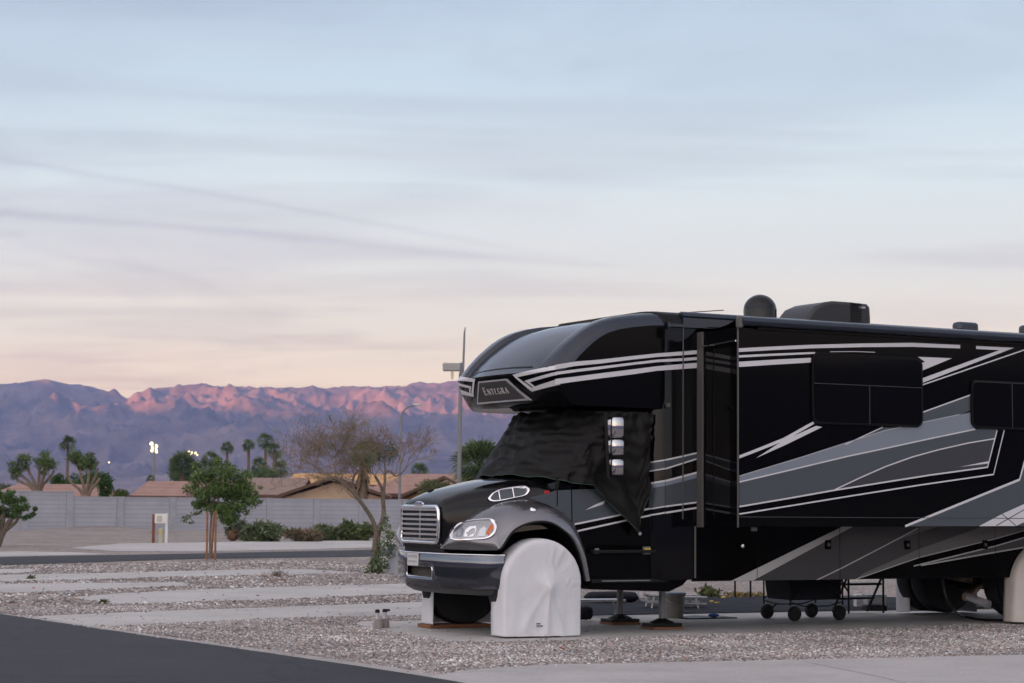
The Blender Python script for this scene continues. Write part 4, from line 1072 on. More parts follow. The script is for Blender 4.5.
# folding wagon on the far side
wg = empty('folding_wagon', rvw(5.0, 1.85), RVROT); tag(wg, 'dark navy folding wagon with four black wheels under the motorhome', 'wagon')
NAVY = mat('navy_canvas', (.008, .009, .016), .85, bump=.2, bscale=12)
mb = MB(); q = [(-.40, -.28), (.40, -.28), (.40, .28), (-.40, .28)]
mb.grid([[(x * s_ + (.01 * mnoise.noise(Vector((x * 9, z * 9, y)))), y * s_, z) for x, y in [(-.4 + .08 * i, -.28) for i in range(11)] + [(.4, -.28 + .056 * i) for i in range(1, 11)] + [(.4 - .08 * i, .28) for i in range(1, 11)] + [(-.4, .28 - .056 * i) for i in range(1, 10)]] for z, s_ in ((.62, 1.0), (.52, 1.02), (.42, 1.0), (.32, .97), (.27, .93), (.262, .5))], 0, True)
mb.build('canvas_tub', NAVY, wg, smooth=50)
mb = MB()
for sy in (-.29, .29):
    mb.tube([(-.42, sy, .20), (-.42, sy, .64)], .012, 6); mb.tube([(.42, sy, .20), (.42, sy, .64)], .012, 6)
    mb.tube([(-.42, sy, .62), (.42, sy, .62)], .012, 6); mb.tube([(-.42, sy * 1.03, .26), (.0, sy * 1.03, .60)], .009, 6); mb.tube([(.42, sy * 1.03, .26), (.0, sy * 1.03, .60)], .009, 6)
    mb.tube([(-.40, sy, .24), (-.2, sy, .19), (.2, sy, .19), (.40, sy, .24)], .008, 6)
mb.build('wagon_frame', DARK, wg)
for sx in (-.36, .36):
    for sy in (-.30, .30):
        mb = MB(); mb.lathe([(.05, -.03), (.085, -.035), (.095, -.02), (.095, .02), (.085, .035), (.05, .03)], 20, (sx, sy, .10), 'y'); w_ = mb.build('wheel', TYRE, wg, smooth=40)
        mb = MB(); mb.lathe([(0, -.02), (.055, -.022), (.055, .022), (0, .02)], 14, (sx, sy, .10), 'y'); mb.build('hub', mat('hub_brown', (.05, .045, .04), .6), w_, smooth=40)
mb = MB(); mb.tube([(-.42, 0, .22), (-.55, 0, .12), (-.62, 0, .09)], .012, 6); mb.build('handle', DARK, wg)

# bucket
bk = empty('bucket', rvw(3.5, 2.65), RVROT); tag(bk, 'grey plastic bucket with a lid behind the second jack', 'bucket')
mb = MB(); mb.lathe([(.125, 0), (.13, .01), (.15, .29), (.165, .295), (.165, .315), (.15, .32)], 26); mb.build('bucket_body', mat('bucket_grey', (.20, .20, .18), .5), bk, smooth=40)
mb = MB(); mb.lathe([(.168, .315), (.17, .335), (.15, .345), (0, .35)], 26); mb.build('bucket_lid', mat('lid_bluegrey', (.20, .24, .29), .5), bk, smooth=40)
mb = MB(); mb.tube([(.165 * math.cos(a), -.165 * math.sin(a) - .004, .29 - .10 * math.sin(a)) for a in [math.pi * k / 10 for k in range(11)]], .004, 5); mb.build('handle', STEEL, bk)
mb = MB(); mb.grid([[(x, y, .02 + .01 * mnoise.noise(Vector((x * 5, y * 5, 0)))) for x in np.linspace(-.35, .42, 14)] for y in np.linspace(-.25, .25, 9)])
o = mb.build('rubber_mat', DARK, smooth=60); o.location = rvw(3.85, 2.55, .0); o.rotation_euler = (0, 0, RVROT); o.modifiers.new('t', 'SOLIDIFY').thickness = .015
tag(o, 'flat black rubber mat under the grey bucket', 'mat')
mb = MB(); rr_ = []
for k in range(7):
    a = k / 6; rr_.append([( -.07 + .14 * a, (.035 * math.sin(math.pi * (a * .8 + .1))) * math.cos(w), .035 + (.03 * math.sin(math.pi * (a * .8 + .1))) * math.sin(w)) for w in np.linspace(0, 2 * math.pi, 10, endpoint=False)])
mb.grid(rr_, 0, True); mb.poly(rr_[0]); mb.poly(rr_[-1][::-1]); o = mb.build('cloth_bundle', mat('bright_blue', (.02, .07, .30), .6), smooth=60); o.location = rvw(3.95, 2.38, .012); tag(o, 'small bright blue bundle lying on the black mat', 'cloth')

# low folding bench with splayed aluminium legs
P = gnd(597, 617)
bn = empty('folding_bench', tuple(P), RVROT * .6); tag(bn, 'low aluminium folding bench with splayed legs behind the white front cover', 'bench')
mb = MB(); mb.box(-.36, .36, -.14, .14, .205, .235); mb.build('bench_top', STEEL, bn, bevel=.008)
for sx in (-.26, .26):
    for sy in (-.11, .11):
        mb = MB(); mb.tube([(sx, sy, .21), (sx * 1.22, sy * 1.3, 0)], .014, 8); mb.build('leg', STEEL, bn)
# black bags beside it
for (x, y, L_, r_, lab) in ((612, 603.5, .9, .10, 'long black rolled bag lying behind the folding bench'), (584, 621.5, .22, .11, 'small black bag beside the white front wheel cover')):
    mb = MB(); rr_ = []
    for k in range(13):
        a = -1 + k / 6; e_ = (1 - abs(a) ** 6) ** .5 if abs(a) < 1 else .02
        rr_.append([(a * L_ / 2, r_ * e_ * math.cos(w) * (1 + .1 * mnoise.noise(Vector((a * 4, w, x)))), max(0, r_ * .8 + r_ * .8 * e_ * math.sin(w) * (1 + .15 * mnoise.noise(Vector((a * 5, w * 2, y)))))) for w in np.linspace(0, 2 * math.pi, 14, endpoint=False)])
    mb.grid(rr_, 0, True); mb.poly(rr_[0]); mb.poly(rr_[-1][::-1]); o = mb.build('duffel_bag', NAVY, smooth=60); o.location = tuple(gnd(x, y)); o.rotation_euler = (0, 0, .25); o.location.z = .02
    tag(o, lab, 'bag')
# white tube lounger frame
P = gnd(672, 608.5); lg = empty('camp_lounger', tuple(P), .1); tag(lg, 'folded camp lounger with a white tube frame behind the grey bucket', 'lounger')
WT = mat('white_tube', (.6, .6, .6), .4)
mb = MB()
for sy in (-.25, .25):
    mb.tube([(-.42, sy, .30), (-.46, sy, .20), (-.40, sy, .10), (.0, sy, .085), (.45, sy, .08)], .014, 6)
    mb.tube([(-.42, sy, .30), (-.25, sy, .31)], .014, 6); mb.tube([(-.38, sy, .20), (.0, sy, .175), (.46, sy, .17)], .014, 6)
    mb.tube([(-.3, sy, .19), (-.34, sy, .0)], .012, 6); mb.tube([(.3, sy, .17), (.34, sy, .0)], .012, 6)
mb.build('lounger_frame', WT, lg, smooth=60)
mb = MB(); mb.box(-.36, .44, -.23, .23, .165, .18); mb.build('sling', NAVY, lg, bevel=.005)

# boxes behind the wagon
PB = gnd(861, 606.5)
def crate(name, x, y, w_, h_, m, label, cat, z=0, ribs=True):
    e_ = empty(name, (*gnd(x, y)[:2], z), .12); tag(e_, label, cat)
    d_ = w_ * .8; mb = MB(); mb.box(-w_ / 2, w_ / 2, -d_ / 2, d_ / 2, 0, h_ * .86)
    mb.build('bin_body', m, e_, bevel=.012)
    mb = MB(); mb.box(-w_ / 2 - .015, w_ / 2 + .015, -d_ / 2 - .015, d_ / 2 + .015, h_ * .86 + .001, h_); mb.build('bin_lid', m, e_, bevel=.012)
    return e_
crate('storage_box', 861.5, 607.5, .20, .19, mat('bin_white', (.5, .5, .5), .5), 'small white storage box behind the wagon, left of the grey box', 'box')
crate('crate', 874.5, 611, .30, .08, DARK, 'flat black crate under the grey storage box', 'crate')
crate('storage_box', 874.5, 610.6, .27, .15, mat('bin_grey', (.30, .31, .32), .5), 'grey storage box standing on the flat black crate', 'box', .082)
# entry steps on the far side (part of the motorhome)
es = MB()
for u_ in (6.25, 6.85):
    es.tube([(u_, W - .02, .66), (u_ - .02, W + .38, .03)], .018, 6); es.tube([(u_, W + .05, .66), (u_, W + .05, .02)], .016, 6)
es.box(6.25, 6.85, W + .08, W + .26, .40, .43); es.box(6.25, 6.85, W + .24, W + .42, .20, .23)
es.tube([(6.25, W + .02, .62), (5.95, W + .06, .80)], .016, 6); es.tube([(6.0, W + .02, .62), (6.25, W + .06, .32)], .014, 6)
es.build('entry_steps', DARK, RV)

# cable from the compartment to the pad
def rvs(x, y, v): u_, z_ = side(x, y, v); return np.array(rvw(u_, v, z_))
pts = [rvs(942.5, 580, .05), rvs(943.5, 588, -.06), rvs(947, 600, -.10), rvs(954, 610.5, -.14)] + [gnd(x, y, .02) for x, y in ((963, 616.5), (978, 619.4), (1000, 620.4), (1030, 620.6), (1080, 619.5), (1140, 616))]
mb = MB(); mb.tube(smooth_curve(pts, 6), .019, 8); o = mb.build('power_cable', DARK, smooth=60); tag(o, 'black cable hanging from the compartment and lying on the pad', 'cable')

# two capped riser pipes on the gravel
for i, (x, y) in enumerate(((378.2, 628.8), (384.6, 628.2))):
    e_ = empty('riser_pipe', tuple(gnd(x, y))); tag(e_, ['squat grey riser pipe with a plain white and black cap, left of the pair', 'squat grey riser pipe with a black handle on its cap, right of the pair'][i], 'pipe', 'capped riser pipes on the gravel')
    mb = MB(); mb.lathe([(.055, 0), (.058, .02), (.056, .105), (.05, .115), (0, .118)], 18); mb.build('pipe_base', mat('pipe_grey', (.26, .24, .23), .8, var=.15, vscale=14), e_, smooth=40)
    mb = MB(); mb.lathe([(.022, .11), (.022, .175), (.026, .18), (.026, .19), (0, .19)], 12, ((-.012 if i == 0 else .0), 0, 0)); mb.build('pipe_collar', WHITE, e_, smooth=40)
    mb = MB(); mb.lathe([(.028, .188), (.03, .20), (.024, .225), (0, .23)], 12, ((-.012 if i == 0 else .0), 0, 0))
    if i: mb.box(-.005, .06, -.012, .012, .20, .225)
    mb.build('pipe_cap', DARK, e_, smooth=40)
# ================================================================== BACKGROUND
LEAF = tone_mat('leaf_mix', .55, .3, .25)
TWIG = mat('twig_bark', (.20, .155, .115), .9, 0, .1)
BARK = mat('grey_brown_bark', (.16, .13, .105), .9, 0, .1, var=.35, vscale=12, stretch=(3, 3, .6))
PBARK = mat('palm_bark', (.15, .11, .08), .9, 0, .1, var=.3, vscale=3)
GREENS = [(.06, .10, .035), (.08, .125, .04), (.045, .08, .03), (.09, .14, .05), (.065, .095, .045)]
def mesh_fast(name, V, Fq, tone, mats, parent=None):
    """quads (N,4) with one colour per quad"""
    me = bpy.data.meshes.new(name); V = np.asarray(V, np.float32); Fq = np.asarray(Fq, np.int32); k = Fq.shape[1]
    me.vertices.add(len(V)); me.vertices.foreach_set('co', V.ravel()); me.loops.add(Fq.size); me.loops.foreach_set('vertex_index', Fq.ravel()); me.polygons.add(len(Fq))
    me.polygons.foreach_set('loop_start', np.arange(0, Fq.size, k, dtype=np.int32)); me.polygons.foreach_set('loop_total', np.full(len(Fq), k, np.int32)); me.update()
    if tone is not None:
        a = me.color_attributes.new('tone', 'FLOAT_COLOR', 'CORNER'); a.data.foreach_set('color', np.repeat(np.concatenate([tone, np.ones((len(tone), 1))], 1), k, 0).astype(np.float32).ravel())
    me.materials.append(mats); o = bpy.data.objects.new(name, me); COL.objects.link(o)
    if parent: o.parent = parent
    return o
def leaves(C, size, pal, aspect=2.2, droop=.3, spread=.25):
    """rhombic leaves around points C -> V, F, tone"""
    N = len(C); d = RNG.normal(0, 1, (N, 3)); d[:, 2] -= droop; d /= np.linalg.norm(d, axis=1)[:, None]
    e = np.cross(d, RNG.normal(0, 1, (N, 3))); e /= np.linalg.norm(e, axis=1)[:, None]
    s = size * (.6 + .8 * RNG.random((N, 1))); a = d * s; b = e * s / aspect
    V = np.stack([C, C + a * .5 + b * .5, C + a, C + a * .5 - b * .5], 1).reshape(-1, 3)
    F_ = np.arange(N * 4).reshape(N, 4); pal = np.array(pal); t = pal[RNG.integers(0, len(pal), N)] * (.95 + .75 * RNG.random((N, 1)))
    return V, F_, t
def clumps(blobs, n):
    """points spread through lumpy clusters: blobs = (cx,cy,cz,rx,ry,rz)"""
    B = np.array(blobs, float); vol = (B[:, 3] * B[:, 4] * B[:, 5]) ** .75; k = RNG.choice(len(B), n, p=vol / vol.sum())
    p = RNG.normal(0, 1, (n, 3)); p /= np.linalg.norm(p, axis=1)[:, None]; r = RNG.random((n, 1)) ** .45
    return B[k, :3] + p * r * B[k, 3:]
def crown(name, blobs, n, size, pal, parent, **kw):
    V, F_, t = leaves(clumps(blobs, n), size, pal, **kw); return mesh_fast(name, V, F_, t, LEAF, parent)
def lumpy(cx, cy, cz, rx, ry, rz, n, seed, small=.38):
    r = random.Random(seed); out = []
    for _ in range(n):
        while True:
            x, y, z = (r.uniform(-1, 1) for _ in range(3))
            if x * x + y * y + z * z < 1: break
        k = small * r.uniform(.6, 1.25); out.append((cx + x * rx * .8, cy + y * ry * .8, cz + z * rz * .8, rx * k, ry * k, rz * k))
    return out
def branch(mb, p, d, L, r, depth, rnd, spread=.55, up=.15, minr=.004, tips=None, shrink=.72, kids=(2, 3), mat_=0):
    n = 4; pts = [Vector(p)]; dd = Vector(d).normalized()
    for k in range(n):
        dd = (dd + Vector((rnd.gauss(0, .16), rnd.gauss(0, .16), rnd.gauss(0, .12) + up * .25))).normalized(); pts.append(pts[-1] + dd * L / n)
    mb.tube(pts, [max(minr, r * (1 - .38 * k / n)) for k in range(n + 1)], 6 if r > .02 else 3, mat_, False)
    if depth == 0:
        if tips is not None: tips.append(pts[-1]); tips.append(pts[2])
        return
    for q in range(rnd.randint(*kids)):
        b_ = pts[-1] if q < 2 else pts[rnd.randint(2, 3)]
        nd = (dd + Vector((rnd.gauss(0, spread), rnd.gauss(0, spread), rnd.gauss(0, spread * .8) + up))).normalized()
        branch(mb, b_, nd, L * shrink * rnd.uniform(.8, 1.15), max(minr, r * .62), depth - 1, rnd, spread, up, minr, tips, shrink, kids, mat_)

# ---------- long block wall behind the park, one course higher at its left end
WALLM, nt, b_, src = new_mat('grey_blockwork')
br = nt.nodes.new('ShaderNodeTexBrick'); br.inputs['Scale'].default_value = 1; br.inputs['Brick Width'].default_value = 30; br.inputs['Row Height'].default_value = .2; br.inputs['Mortar Size'].default_value = .014
br.inputs['Color1'].default_value = (.35, .365, .415, 1); br.inputs['Color2'].default_value = (.375, .39, .44, 1); br.inputs['Mortar'].default_value = (.29, .295, .325, 1)
sp = nt.nodes.new('ShaderNodeSeparateXYZ'); nt.links.new(src, sp.inputs[0]); cb = nt.nodes.new('ShaderNodeCombineXYZ'); nt.links.new(sp.outputs[0], cb.inputs[0]); nt.links.new(sp.outputs[2], cb.inputs[1]); nt.links.new(cb.outputs[0], br.inputs[0])
st_ = noise_mix(nt, src, .8, .3, .75, (.88, .88, .88), (1.08, 1.07, 1.06), 6); nt.links.new(mixc(nt, br.outputs[0], st_, 1, 'MULTIPLY'), b_.inputs['Base Color']); b_.inputs['Roughness'].default_value = .9; b_.inputs['Specular IOR Level'].default_value = .15
PILM = mat('pilaster_grey', (.33, .34, .375), .9, 0, .15, var=.1, vscale=2)
wp0 = np.array(at(57, 531.5, 91.0)); wp0[2] = 0
def wall_at(x):                                       # where the sight line through column x meets the wall line
    d = ray(x, 500); n = VD; t_ = ((wp0 - EYE) @ n) / (d @ n); return float((EYE + d * t_ - wp0) @ UD)
we = empty('block_wall', tuple(wp0), RVROT); tag(we, 'long grey block wall with pilasters closing off the back of the park', 'wall')
pil = [wall_at(x) for x in (-190, -133, -78, -22, 24, 69.5, 120, 172, 221, 269, 316, 361, 405, 448, 490, 532, 575, 617, 659, 701, 743, 785, 827, 869, 911, 953, 995, 1037, 1079)]
for k in range(len(pil) - 1):
    h_ = 1.80 if pil[k + 1] < wall_at(75) else 1.575
    mb = MB(); mb.box(pil[k] + .16, pil[k + 1] - .16, -.08, .08, -.1, h_ - .05); mb.box(pil[k] + .16, pil[k + 1] - .16, -.10, .10, h_ - .049, h_)
    mb.build('wall_panel', WALLM, we)
for k, x in enumerate(pil):
    h_ = 1.82 if x < wall_at(75) + .3 else 1.59
    mb = MB(); mb.box(x - .158, x + .158, -.14, .14, -.1, h_ - .06); mb.box(x - .18, x + .18, -.16, .16, h_ - .059, h_); mb.build('pilaster', PILM, we)
# sandy bank
mb = MB(); rows = []
for i in range(90):
    u_ = wall_at(-60) + (wall_at(560) - wall_at(-60)) * i / 89; r = []
    for j in range(10):
        w_ = -22 + 22 * j / 9; hh = .16 * max(0, 1 + w_ / 22) ** 1.5 + .16 * mnoise.noise(Vector((u_ * .25, w_ * .25, 0))) * (1 + w_ / 22) * 1.2 - .05 * (1 if j == 0 else 0)
        r.append(tuple(wp0 + UD * u_ + VD * (w_ + .0) + np.array([0, 0, hh - .04])))
    rows.append(r)
mb.grid(rows); tag(mb.build('dirt_terrain', DIRT, smooth=80), kind='structure')

# ---------- houses beyond the wall
TILE, nt, b_, src = new_mat('roof_tiles')
wv = nt.nodes.new('ShaderNodeTexWave'); wv.inputs['Scale'].default_value = 1.6; wv.bands_direction = 'Z'; nt.links.new(src, wv.inputs[0])
c_ = noise_mix(nt, src, 1.5, .3, .7, (.27, .155, .12), (.37, .225, .18), 5); nt.links.new(mixc(nt, c_, noise_mix(nt, src, 9, .3, .7, (.85, .85, .85), (1.08, 1.08, 1.08)), 1, 'MULTIPLY'), b_.inputs['Base Color']); b_.inputs['Roughness'].default_value = .85
bump_from(nt, b_, wv.outputs[0], .5, .05)
TILE2 = mat('roof_tiles_grey_brown', (.24, .165, .135), .85, var=.15, vscale=3, bump=.3, bscale=6)
TILE3 = mat('roof_tan', (.52, .30, .13), .85, var=.12, vscale=2)
STUCCO = mat('beige_stucco', (.47, .34, .235), .9, var=.06, vscale=2)
FASC = mat('fascia_brown', (.10, .055, .035), .8)
PANE = mat('house_window', (.03, .035, .045), .15)
def gable_house(name, label, d, x0, x1, yeave, yridge, depth, roofm, over=.25, gable_left=True, ridge_x=None, ridge_x1=None, hip=False, walls=STUCCO):
    """house beyond the wall: ridge runs across the view, measured eave/ridge heights at distance d"""
    A = at(x0, yeave, d); Bp = at(x1, yeave, d); zr = at((x0 + x1) / 2, yridge, d)[2]; ze = (A[2] + Bp[2]) / 2
    L_ = Bp[0] - A[0]; e_ = empty(name, (float(A[0]), d, 0)); tag(e_, label, 'house', 'houses beyond the block wall')
    mb = MB(); mb.box(over, L_ - over, .35, depth - .35, -.2, ze - .02)
    if not hip:
        for xx in (over, L_ - over): mb.poly([(xx, .35, ze - .02), (xx, depth - .35, ze - .02), (xx, depth / 2, zr - .12)])
    mb.build('wall', walls, e_, fix=False)
    rx0 = (at(ridge_x, yridge, d)[0] - A[0]) if ridge_x else 0; rx1 = (at(ridge_x1, yridge, d)[0] - A[0]) if ridge_x1 else L_
    r = MB(); a = [(0, 0, ze), (L_, 0, ze), (rx1, depth / 2, zr), (rx0, depth / 2, zr)]; b2 = [(0, depth, ze), (L_, depth, ze), (rx1, depth / 2, zr), (rx0, depth / 2, zr)]
    r.prism(a, (0, 0, .12)); r.prism(b2, (0, 0, .12))
    if rx0 > .1: r.prism([(0, 0, ze), (0, depth, ze), (rx0, depth / 2, zr)], (0, 0, .118))
    if rx1 < L_ - .1: r.prism([(L_, 0, ze), (L_, depth, ze), (rx1, depth / 2, zr)], (0, 0, .118))
    ro = r.build('roof', roofm, e_)
    f = MB(); f.box(-.02, L_ + .02, -.06, -.01, ze - .10, ze + .10); f.build('fascia', FASC, ro)
    for k in range(max(1, int(L_ / 5))):
        w_ = MB(); cx0 = (k + .5) * L_ / max(1, int(L_ / 5)); w_.box(cx0 - .6, cx0 + .6, .32, .345, .7, 1.25); w_.build('window', PANE, e_)
    return e_
gable_house('house', 'low house with a long pinkish tiled roof behind the pruned trees', 112, -12, 99, 498, 485.6, 8, TILE, ridge_x=2, ridge_x1=88, hip=True)
# gabled house in the middle: gable end facing left-front
gable_house('house', 'house with a short pink tiled gable roof, right of the green hedge tree', 118, 131, 186, 497.5, 482.4, 9, TILE, ridge_x=135.5, ridge_x1=184, hip=True)
gable_house('house', 'house with a pink roof half hidden by the staked green tree', 124, 184.5, 240, 497.5, 482, 9, TILE, ridge_x=188, hip=True)
# house with a wide beige gable facing the park
def facing_gable(name, label, d, pts_roof_l, apex, pts_right, ze_y, depth, roofm, wallm, xl, xr):
    A = at(xl, ze_y, d); Bx = at(xr, ze_y, d)[0]; ap = at(*apex, d); ze = float(A[2]); L_ = float(Bx - A[0]); ax_ = float(ap[0] - A[0]); zr = float(ap[2])
    e_ = empty(name, (float(A[0]), d, 0)); tag(e_, label, 'house', 'houses beyond the block wall')
    mb = MB(); mb.prism([(.3, .5, -.2), (L_ - .3, .5, -.2), (L_ - .3, .5, ze - .05), (ax_, .5, zr - .22), (.3, .5, ze - .05)], (0, depth - 1, 0)); mb.build('wall', wallm, e_)
    r = MB(); r.prism([(-.15, 0, ze - .08), (ax_, 0, zr), (ax_, 0, zr + .16), (-.15, 0, ze + .08)], (0, depth, 0)); r.prism([(L_ + .15, 0, ze - .08), (ax_ + .001, 0, zr), (ax_ + .001, 0, zr + .16), (L_ + .15, 0, ze + .08)], (0, depth, 0))
    ro = r.build('roof', roofm, e_)
    f = MB(); f.prism([(-.17, -.06, ze - .10), (ax_, -.06, zr - .03), (ax_, -.06, zr + .15), (-.17, -.06, ze + .07)], (0, .05, 0)); f.prism([(L_ + .17, -.06, ze - .10), (ax_, -.06, zr - .03), (ax_, -.06, zr + .15), (L_ + .17, -.06, ze + .07)], (0, .05, 0)); f.build('fascia', FASC, ro)
    w_ = MB(); w_.box(ax_ - .7, ax_ + .7, .46, .498, .5, 1.15); w_.build('window', PANE, e_)
    return e_
facing_gable('house', 'house with a wide beige gable end and grey-brown roof beside the bare tree', 114, None, (334, 478.6), None, 496.4, 10, TILE2, STUCCO, 280, 388)
gable_house('house', 'house roof running left from the beige gable, grey-brown tiles', 119, 225, 300, 496.5, 478.8, 11, TILE2, ridge_x=232, hip=True)
gable_house('house', 'house far behind with a bright tan flat ridge above the beige gable', 150, 284, 400, 486, 474.4, 10, TILE3, ridge_x=288, ridge_x1=396, hip=True, walls=TILE3)
gable_house('house', 'house with a broad brown-pink roof and dark fascia left of the street lamps', 116, 358, 480, 495.5, 474.5, 12, TILE, ridge_x=402, ridge_x1=462, hip=True)
facing_gable('house', 'low orange stucco gable almost hidden by the climbing shrub', 110, None, (444, 478.5), None, 496, 6, TILE2, mat('orange_stucco', (.34, .16, .07), .9), 404, 480)

# ---------- palms
def fan_crown(C, rad, n, pal, seed, droop=.14, hang=0):
    """fan-leaf fronds radiating from C; returns V, F, tone"""
    r = random.Random(seed); V = []; F_ = []; T = []
    for k in range(n):
        az = r.uniform(0, 2 * math.pi); el = r.uniform(-.95, 1.4); L_ = rad * r.uniform(.75, 1.1)
        d = np.array([math.cos(az) * math.cos(el), math.sin(az) * math.cos(el), math.sin(el)]); s_ = np.cross(d, (0, 0, 1.0)); s_ /= np.linalg.norm(s_) + 1e-9; up_ = np.cross(s_, d)
        base = np.array(C) + d * L_ * .35; t = np.array(pal[r.randrange(len(pal))]) * r.uniform(1.2, 2.0); ro = r.uniform(-1.2, 1.2); s_, up_ = s_ * math.cos(ro) + up_ * math.sin(ro), up_ * math.cos(ro) - s_ * math.sin(ro)
        for q in range(9):
            a = (q - 4) * .24; dd = d * math.cos(a) + s_ * math.sin(a); e = np.cross(dd, up_) * .03 * rad
            mid = base + dd * L_ * .42; tip = base + dd * L_ * .68 + np.array([0, 0, -droop * rad * r.uniform(.5, 1.2)])
            o = len(V); V += [base, mid + e, tip, mid - e]; F_.append((o, o + 1, o + 2, o + 3)); T.append(t * r.uniform(.85, 1.15))
        o = len(V); w_ = s_ * .012 * rad; V += [np.array(C) - w_, np.array(C) + w_, base + w_, base - w_]; F_.append((o, o + 1, o + 2, o + 3)); T.append(t * .9)
    return V, F_, T
PPAL = [(.055, .082, .038), (.075, .105, .045), (.045, .068, .033), (.09, .12, .055)]
DEAD = [(.17, .115, .065), (.13, .085, .05), (.20, .14, .085)]
def fan_palm(name, label, x, ytop, ybase_vis, d, crad_px, trunk_px, seed, skirt=0, n=46, group='fan palms beyond the wall', lean=0):
    s_ = px2m(d); C = at(x, ytop, d); R_ = crad_px * 1.2 * s_; e_ = empty(name, (float(C[0]), float(C[1]), 0)); tag(e_, label, 'palm tree', group)
    cz = float(C[2]) - R_ * .72
    t = MB(); r_ = trunk_px * s_ / 2; t.tube([(lean, 0, -.2), (lean * .7, 0, cz * .35), (lean * .2, 0, cz * .75), (0, 0, cz)], [r_ * 1.25, r_ * 1.05, r_, r_ * .95], 10); t.build('trunk', PBARK, e_, smooth=60)
    V, F_, T = fan_crown((0, 0, cz), R_, n, PPAL, seed); mesh_fast('crown', V, F_, np.array(T), LEAF, e_)
    if skirt:
        V = []; F_ = []; T = []; r = random.Random(seed + 1); sl = skirt * s_
        for k in range(60):
            az = r.uniform(0, 6.28); z = cz - R_ * .2 - sl * r.random(); o = len(V); w_ = R_ * .10; rr = r_ + R_ * .25 * r.uniform(.5, 1.3)
            p = np.array([math.cos(az) * r_, math.sin(az) * r_, z]); q = np.array([math.cos(az) * rr, math.sin(az) * rr, z - R_ * r.uniform(.35, .8)]); s2 = np.array([-math.sin(az), math.cos(az), 0]) * w_
            V += [p, (p + q) / 2 + s2, q, (p + q) / 2 - s2]; F_.append((o, o + 1, o + 2, o + 3)); T.append(np.array(DEAD[r.randrange(3)]) * r.uniform(.7, 1.2))
        mesh_fast('dead_frond', V, F_, np.array(T), LEAF, e_)
    return e_
fan_palm('palm_tree', 'slim tall fan palm standing alone above the pruned trees', 68.3, 436.5, 478, 340, 8.6, 3, 1)
fan_palm('palm_tree', 'slim fan palm half hidden behind the staked green tree', 227.5, 442, 480, 340, 6.8, 2.6, 2)
fan_palm('palm_tree', 'slim fan palm leftmost of the three right of the staked tree', 249, 439.5, 480, 330, 7.2, 2.8, 3)
fan_palm('palm_tree', 'tallest fan palm of the three right of the staked tree', 266, 433.5, 478, 325, 8.6, 2.8, 4)
fan_palm('palm_tree', 'fan palm with thicker trunk at the right of the cluster of three', 275, 443.5, 480, 300, 8.4, 4, 5)
fan_palm('palm_tree', 'short bushy fan palm low between the three slim trunks', 259, 457.5, 482, 290, 9, 3, 6)
fan_palm('palm_tree', 'short bushy fan palm right of the cluster of three', 281, 461, 482, 285, 9, 3, 16)
fan_palm('palm_tree', 'broad dark fan palm behind the two twin floodlights', 182.5, 452.5, 482, 215, 14, 5, 7, n=80)
fan_palm('palm_tree', 'dark fan palm crown just above the staked green tree', 211, 452, 482, 230, 10, 4, 8)
fan_palm('palm_tree', 'small distant palm crown left of the tall floodlight', 150.5, 475.5, 484, 330, 4.5, 2, 9)
fan_palm('palm_tree', 'fan palm with a skirt of dead fronds behind the bare tree', 364, 441, 497, 103, 15, 8, 10, skirt=34, n=44)
fan_palm('palm_tree', 'bushy green fan palm beside the bonnet and tall lamp post', 480, 443, 480, 62, 27, 8, 12, n=90)
fan_palm('palm_tree', 'tiny far palm crown right of the curved street lamp', 419, 464, 482, 300, 10, 3, 21)

# pollarded trees: thick bare limbs ending in leafy tufts
def pollard(label, x, ybase, d, tufts, seed, group='pollarded trees behind the wall'):
    s_ = px2m(d); P0 = at(x, ybase, d); e_ = empty('pollarded_tree', (float(P0[0]), float(P0[1]), 0)); tag(e_, label, 'tree', group)
    t = MB(); z0 = float(P0[2]); t.tube([(0, 0, -.2), (0, 0, z0)], [5.5 * s_, 4.5 * s_], 8); bl = []
    for (tx, ty, tr) in tufts:
        q = at(tx, ty, d); dx = float(q[0] - P0[0]); zz = float(q[2]); dy = random.uniform(-.5, .5)
        t.tube([(0, 0, z0 - .3), (dx * .35, dy * .3, z0 + (zz - z0) * .3), (dx * .8, dy, z0 + (zz - z0) * .7), (dx, dy, zz)], [1.9 * s_, 1.5 * s_, 1.3 * s_, 1.0 * s_], 7)
        if tr: bl += lumpy(dx, dy, zz, tr * s_, tr * s_, tr * s_ * .85, 6, seed + int(tx), .55)
    t.build('trunk', mat('pale_limb', (.22, .165, .125), .9, var=.2, vscale=4), e_, smooth=60)
    crown('crown', bl, 3600, 2.6 * s_, [(.075, .11, .04), (.11, .15, .05), (.055, .085, .035)], e_, aspect=3.2)
pollard('pollarded tree with five leafy tufts on pale limbs at the left', 38, 490, 106, [(17, 468, 9), (27, 461, 10), (39, 458, 10.5), (50, 463, 10), (54, 470, 0), (15, 477, 4), (46, 472, 4)], 31)
pollard('pollarded tree with two leafy tufts and several bare cut limbs', 86, 495, 104, [(77, 458.5, 10), (92, 462, 9.5), (98, 468, 0), (70, 478, 0), (101, 478, 0), (80, 468, 4)], 52)
